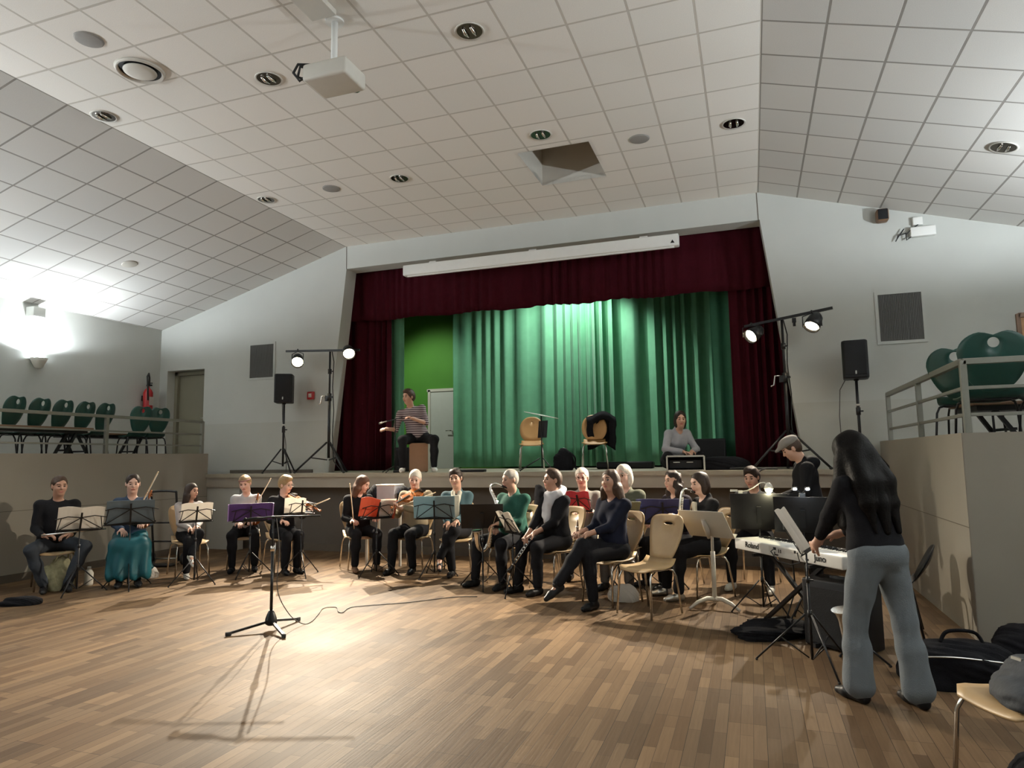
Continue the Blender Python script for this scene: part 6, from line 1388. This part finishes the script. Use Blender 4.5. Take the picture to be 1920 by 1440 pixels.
# man with the cap, standing
hood = lambda S, T, B, H, Rh: S.cap(T(-0.09, 0.06, 0.50), T(-0.09, -0.06, 0.50), 0.07, 0.07, 0.03)
r, H, Rh, T, B = person('standing man in a grey flat cap and black hooded jacket, head bowed', (0.58, 8.10, 0), 188, top=blk, bottom=blk, shoe=shoeb, skin='a', hair='brown', hstyle='short', hz=0.90, lean=8, head=(0, 30, 0), wl=(0.34, 0.14, 1.02), wr=(0.34, -0.12, 1.0), knl=(0.03, 0.10, 0.49), knr=(0.02, -0.10, 0.49), anl=(0.0, 0.11, 0.085), anr=(-0.02, -0.11, 0.085), extra=hood, girth=1.1, toph=0.05, bare=0.0)
S = Solid(); S.ell(H(-0.010, 0, 0.080), (0.112, 0.098, 0.062), Rh, 0.02).cap(H(0.06, 0.04, 0.068), H(0.145, 0.02, 0.050), 0.020, 0.009, 0.03).cap(H(0.06, -0.04, 0.068), H(0.145, -0.02, 0.050), 0.020, 0.009, 0.03).cap(H(0.06, 0, 0.072), H(0.150, 0, 0.054), 0.022, 0.009, 0.03); S.cut(H(-0.01, 0, 0.01), (0.16, 0.16, 0.036), Rh, 0.006); solid_obj('cap', S, 0.0075, fab('cap_grey', (0.22, 0.20, 0.185)), r)
# standing woman
r, H, Rh, T, B = person('standing woman with her back turned, long dark hair, black sweater, pale wide jeans', (0.70, 4.80, 0), 124, top=blk, bottom=fab('pale_jeans', (0.145, 0.165, 0.18), 0.9), shoe=shoeb, skin='a', hair='black', hstyle='long', hair_len=0.50, hz=0.90, female=True, sc=0.965, head=(14, 16, 0), lean=11, res=0.006,
    wl=(0.42, 0.13, 0.93), wr=(0.36, 0.0, 1.0), pl=(-0.3, 0.5, -1), hl=(0.7, -0.2, -0.3), nl=(-0.2, -0.9, 0.1), curl=0.5, sleeve=0.86, knl=(0.09, 0.13, 0.49), knr=(-0.05, -0.12, 0.49), anl=(0.07, 0.15, 0.085), anr=(-0.12, -0.12, 0.085), girth=1.05, leg_r=1.06, wide=True, toph=0.03)
saxophone([Vector((0.74, 5.62, 0.80)), Vector((0.72, 5.58, 0.84)), Vector((0.69, 5.56, 0.76)), Vector((0.68, 5.58, 0.5)), Vector((0.66, 5.60, 0.18)), Vector((0.62, 5.56, 0.10)), Vector((0.58, 5.52, 0.16)), Vector((0.545, 5.48, 0.40))], 'silver saxophone on a floor stand half hidden by the pale jeans', (0.012, 0.042), mt['silver'], mt['silver'], 0.075)
o = thing('saxophone_stand', 'small black floor stand under the silver saxophone by the pale jeans', 'instrument stand', (0.64, 5.58, 0)); tripod(o, 0.16, 0.2, 0.008, mt['black_metal']); MB().cyl((0, 0, 0.03), (0.03, 0.03, 0.48), 0.009).tube([(0.0, -0.05, 0.5), (0.03, 0.03, 0.47), (0.09, 0.02, 0.5)], 0.008).build('cradle', mt['black_metal'], o)
# cajon player
r, H, Rh, T, B = person('man in a striped T-shirt on the cajon reaching for the microphone stand', (-5.18, 10.17, ZS), -62, top=stripes('striped_shirt', (0.06, 0.035, 0.045), (0.42, 0.36, 0.36), 9.0), bottom=blk, shoe=mt['white'], skin='a', hair='brown', hstyle='thick', hz=0.56, lean=6, side=-14, head=(-48, 4, 0), sleeve=0.5,
    wl=(0.28, -0.08, 0.86), wr=(0.22, -0.50, 0.70), pr=(-0.3, -0.2, -1), pl=(-0.4, 0.8, -0.4), knl=(0.36, 0.25, 0.52), knr=(0.36, -0.25, 0.52), anl=(0.28, 0.25, 0.085), anr=(0.28, -0.25, 0.085), bare=0.01)
# woman on the stage floor
r, H, Rh, T, B = person('woman in a pale grey sweater sitting on the stage floor at the rack case', (-1.13, 10.42, ZS), -52, top=fab('dove_grey', (0.34, 0.35, 0.38)), bottom=blk, shoe=shoeb, skin='a', hair='dark', hstyle='bob', hz=0.13, lean=24, female=True, head=(-22, 6, 0), wl=(0.46, 0.06, 0.27), wr=(0.44, -0.10, 0.27), pl=(-0.4, 0.7, -0.2), pr=(-0.4, -0.7, -0.2), knl=(0.36, 0.26, 0.20), knr=(0.33, -0.28, 0.20), anl=(0.22, -0.04, 0.085), anr=(0.12, 0.06, 0.085), sc=0.97)
bpy.context.view_layer.update()
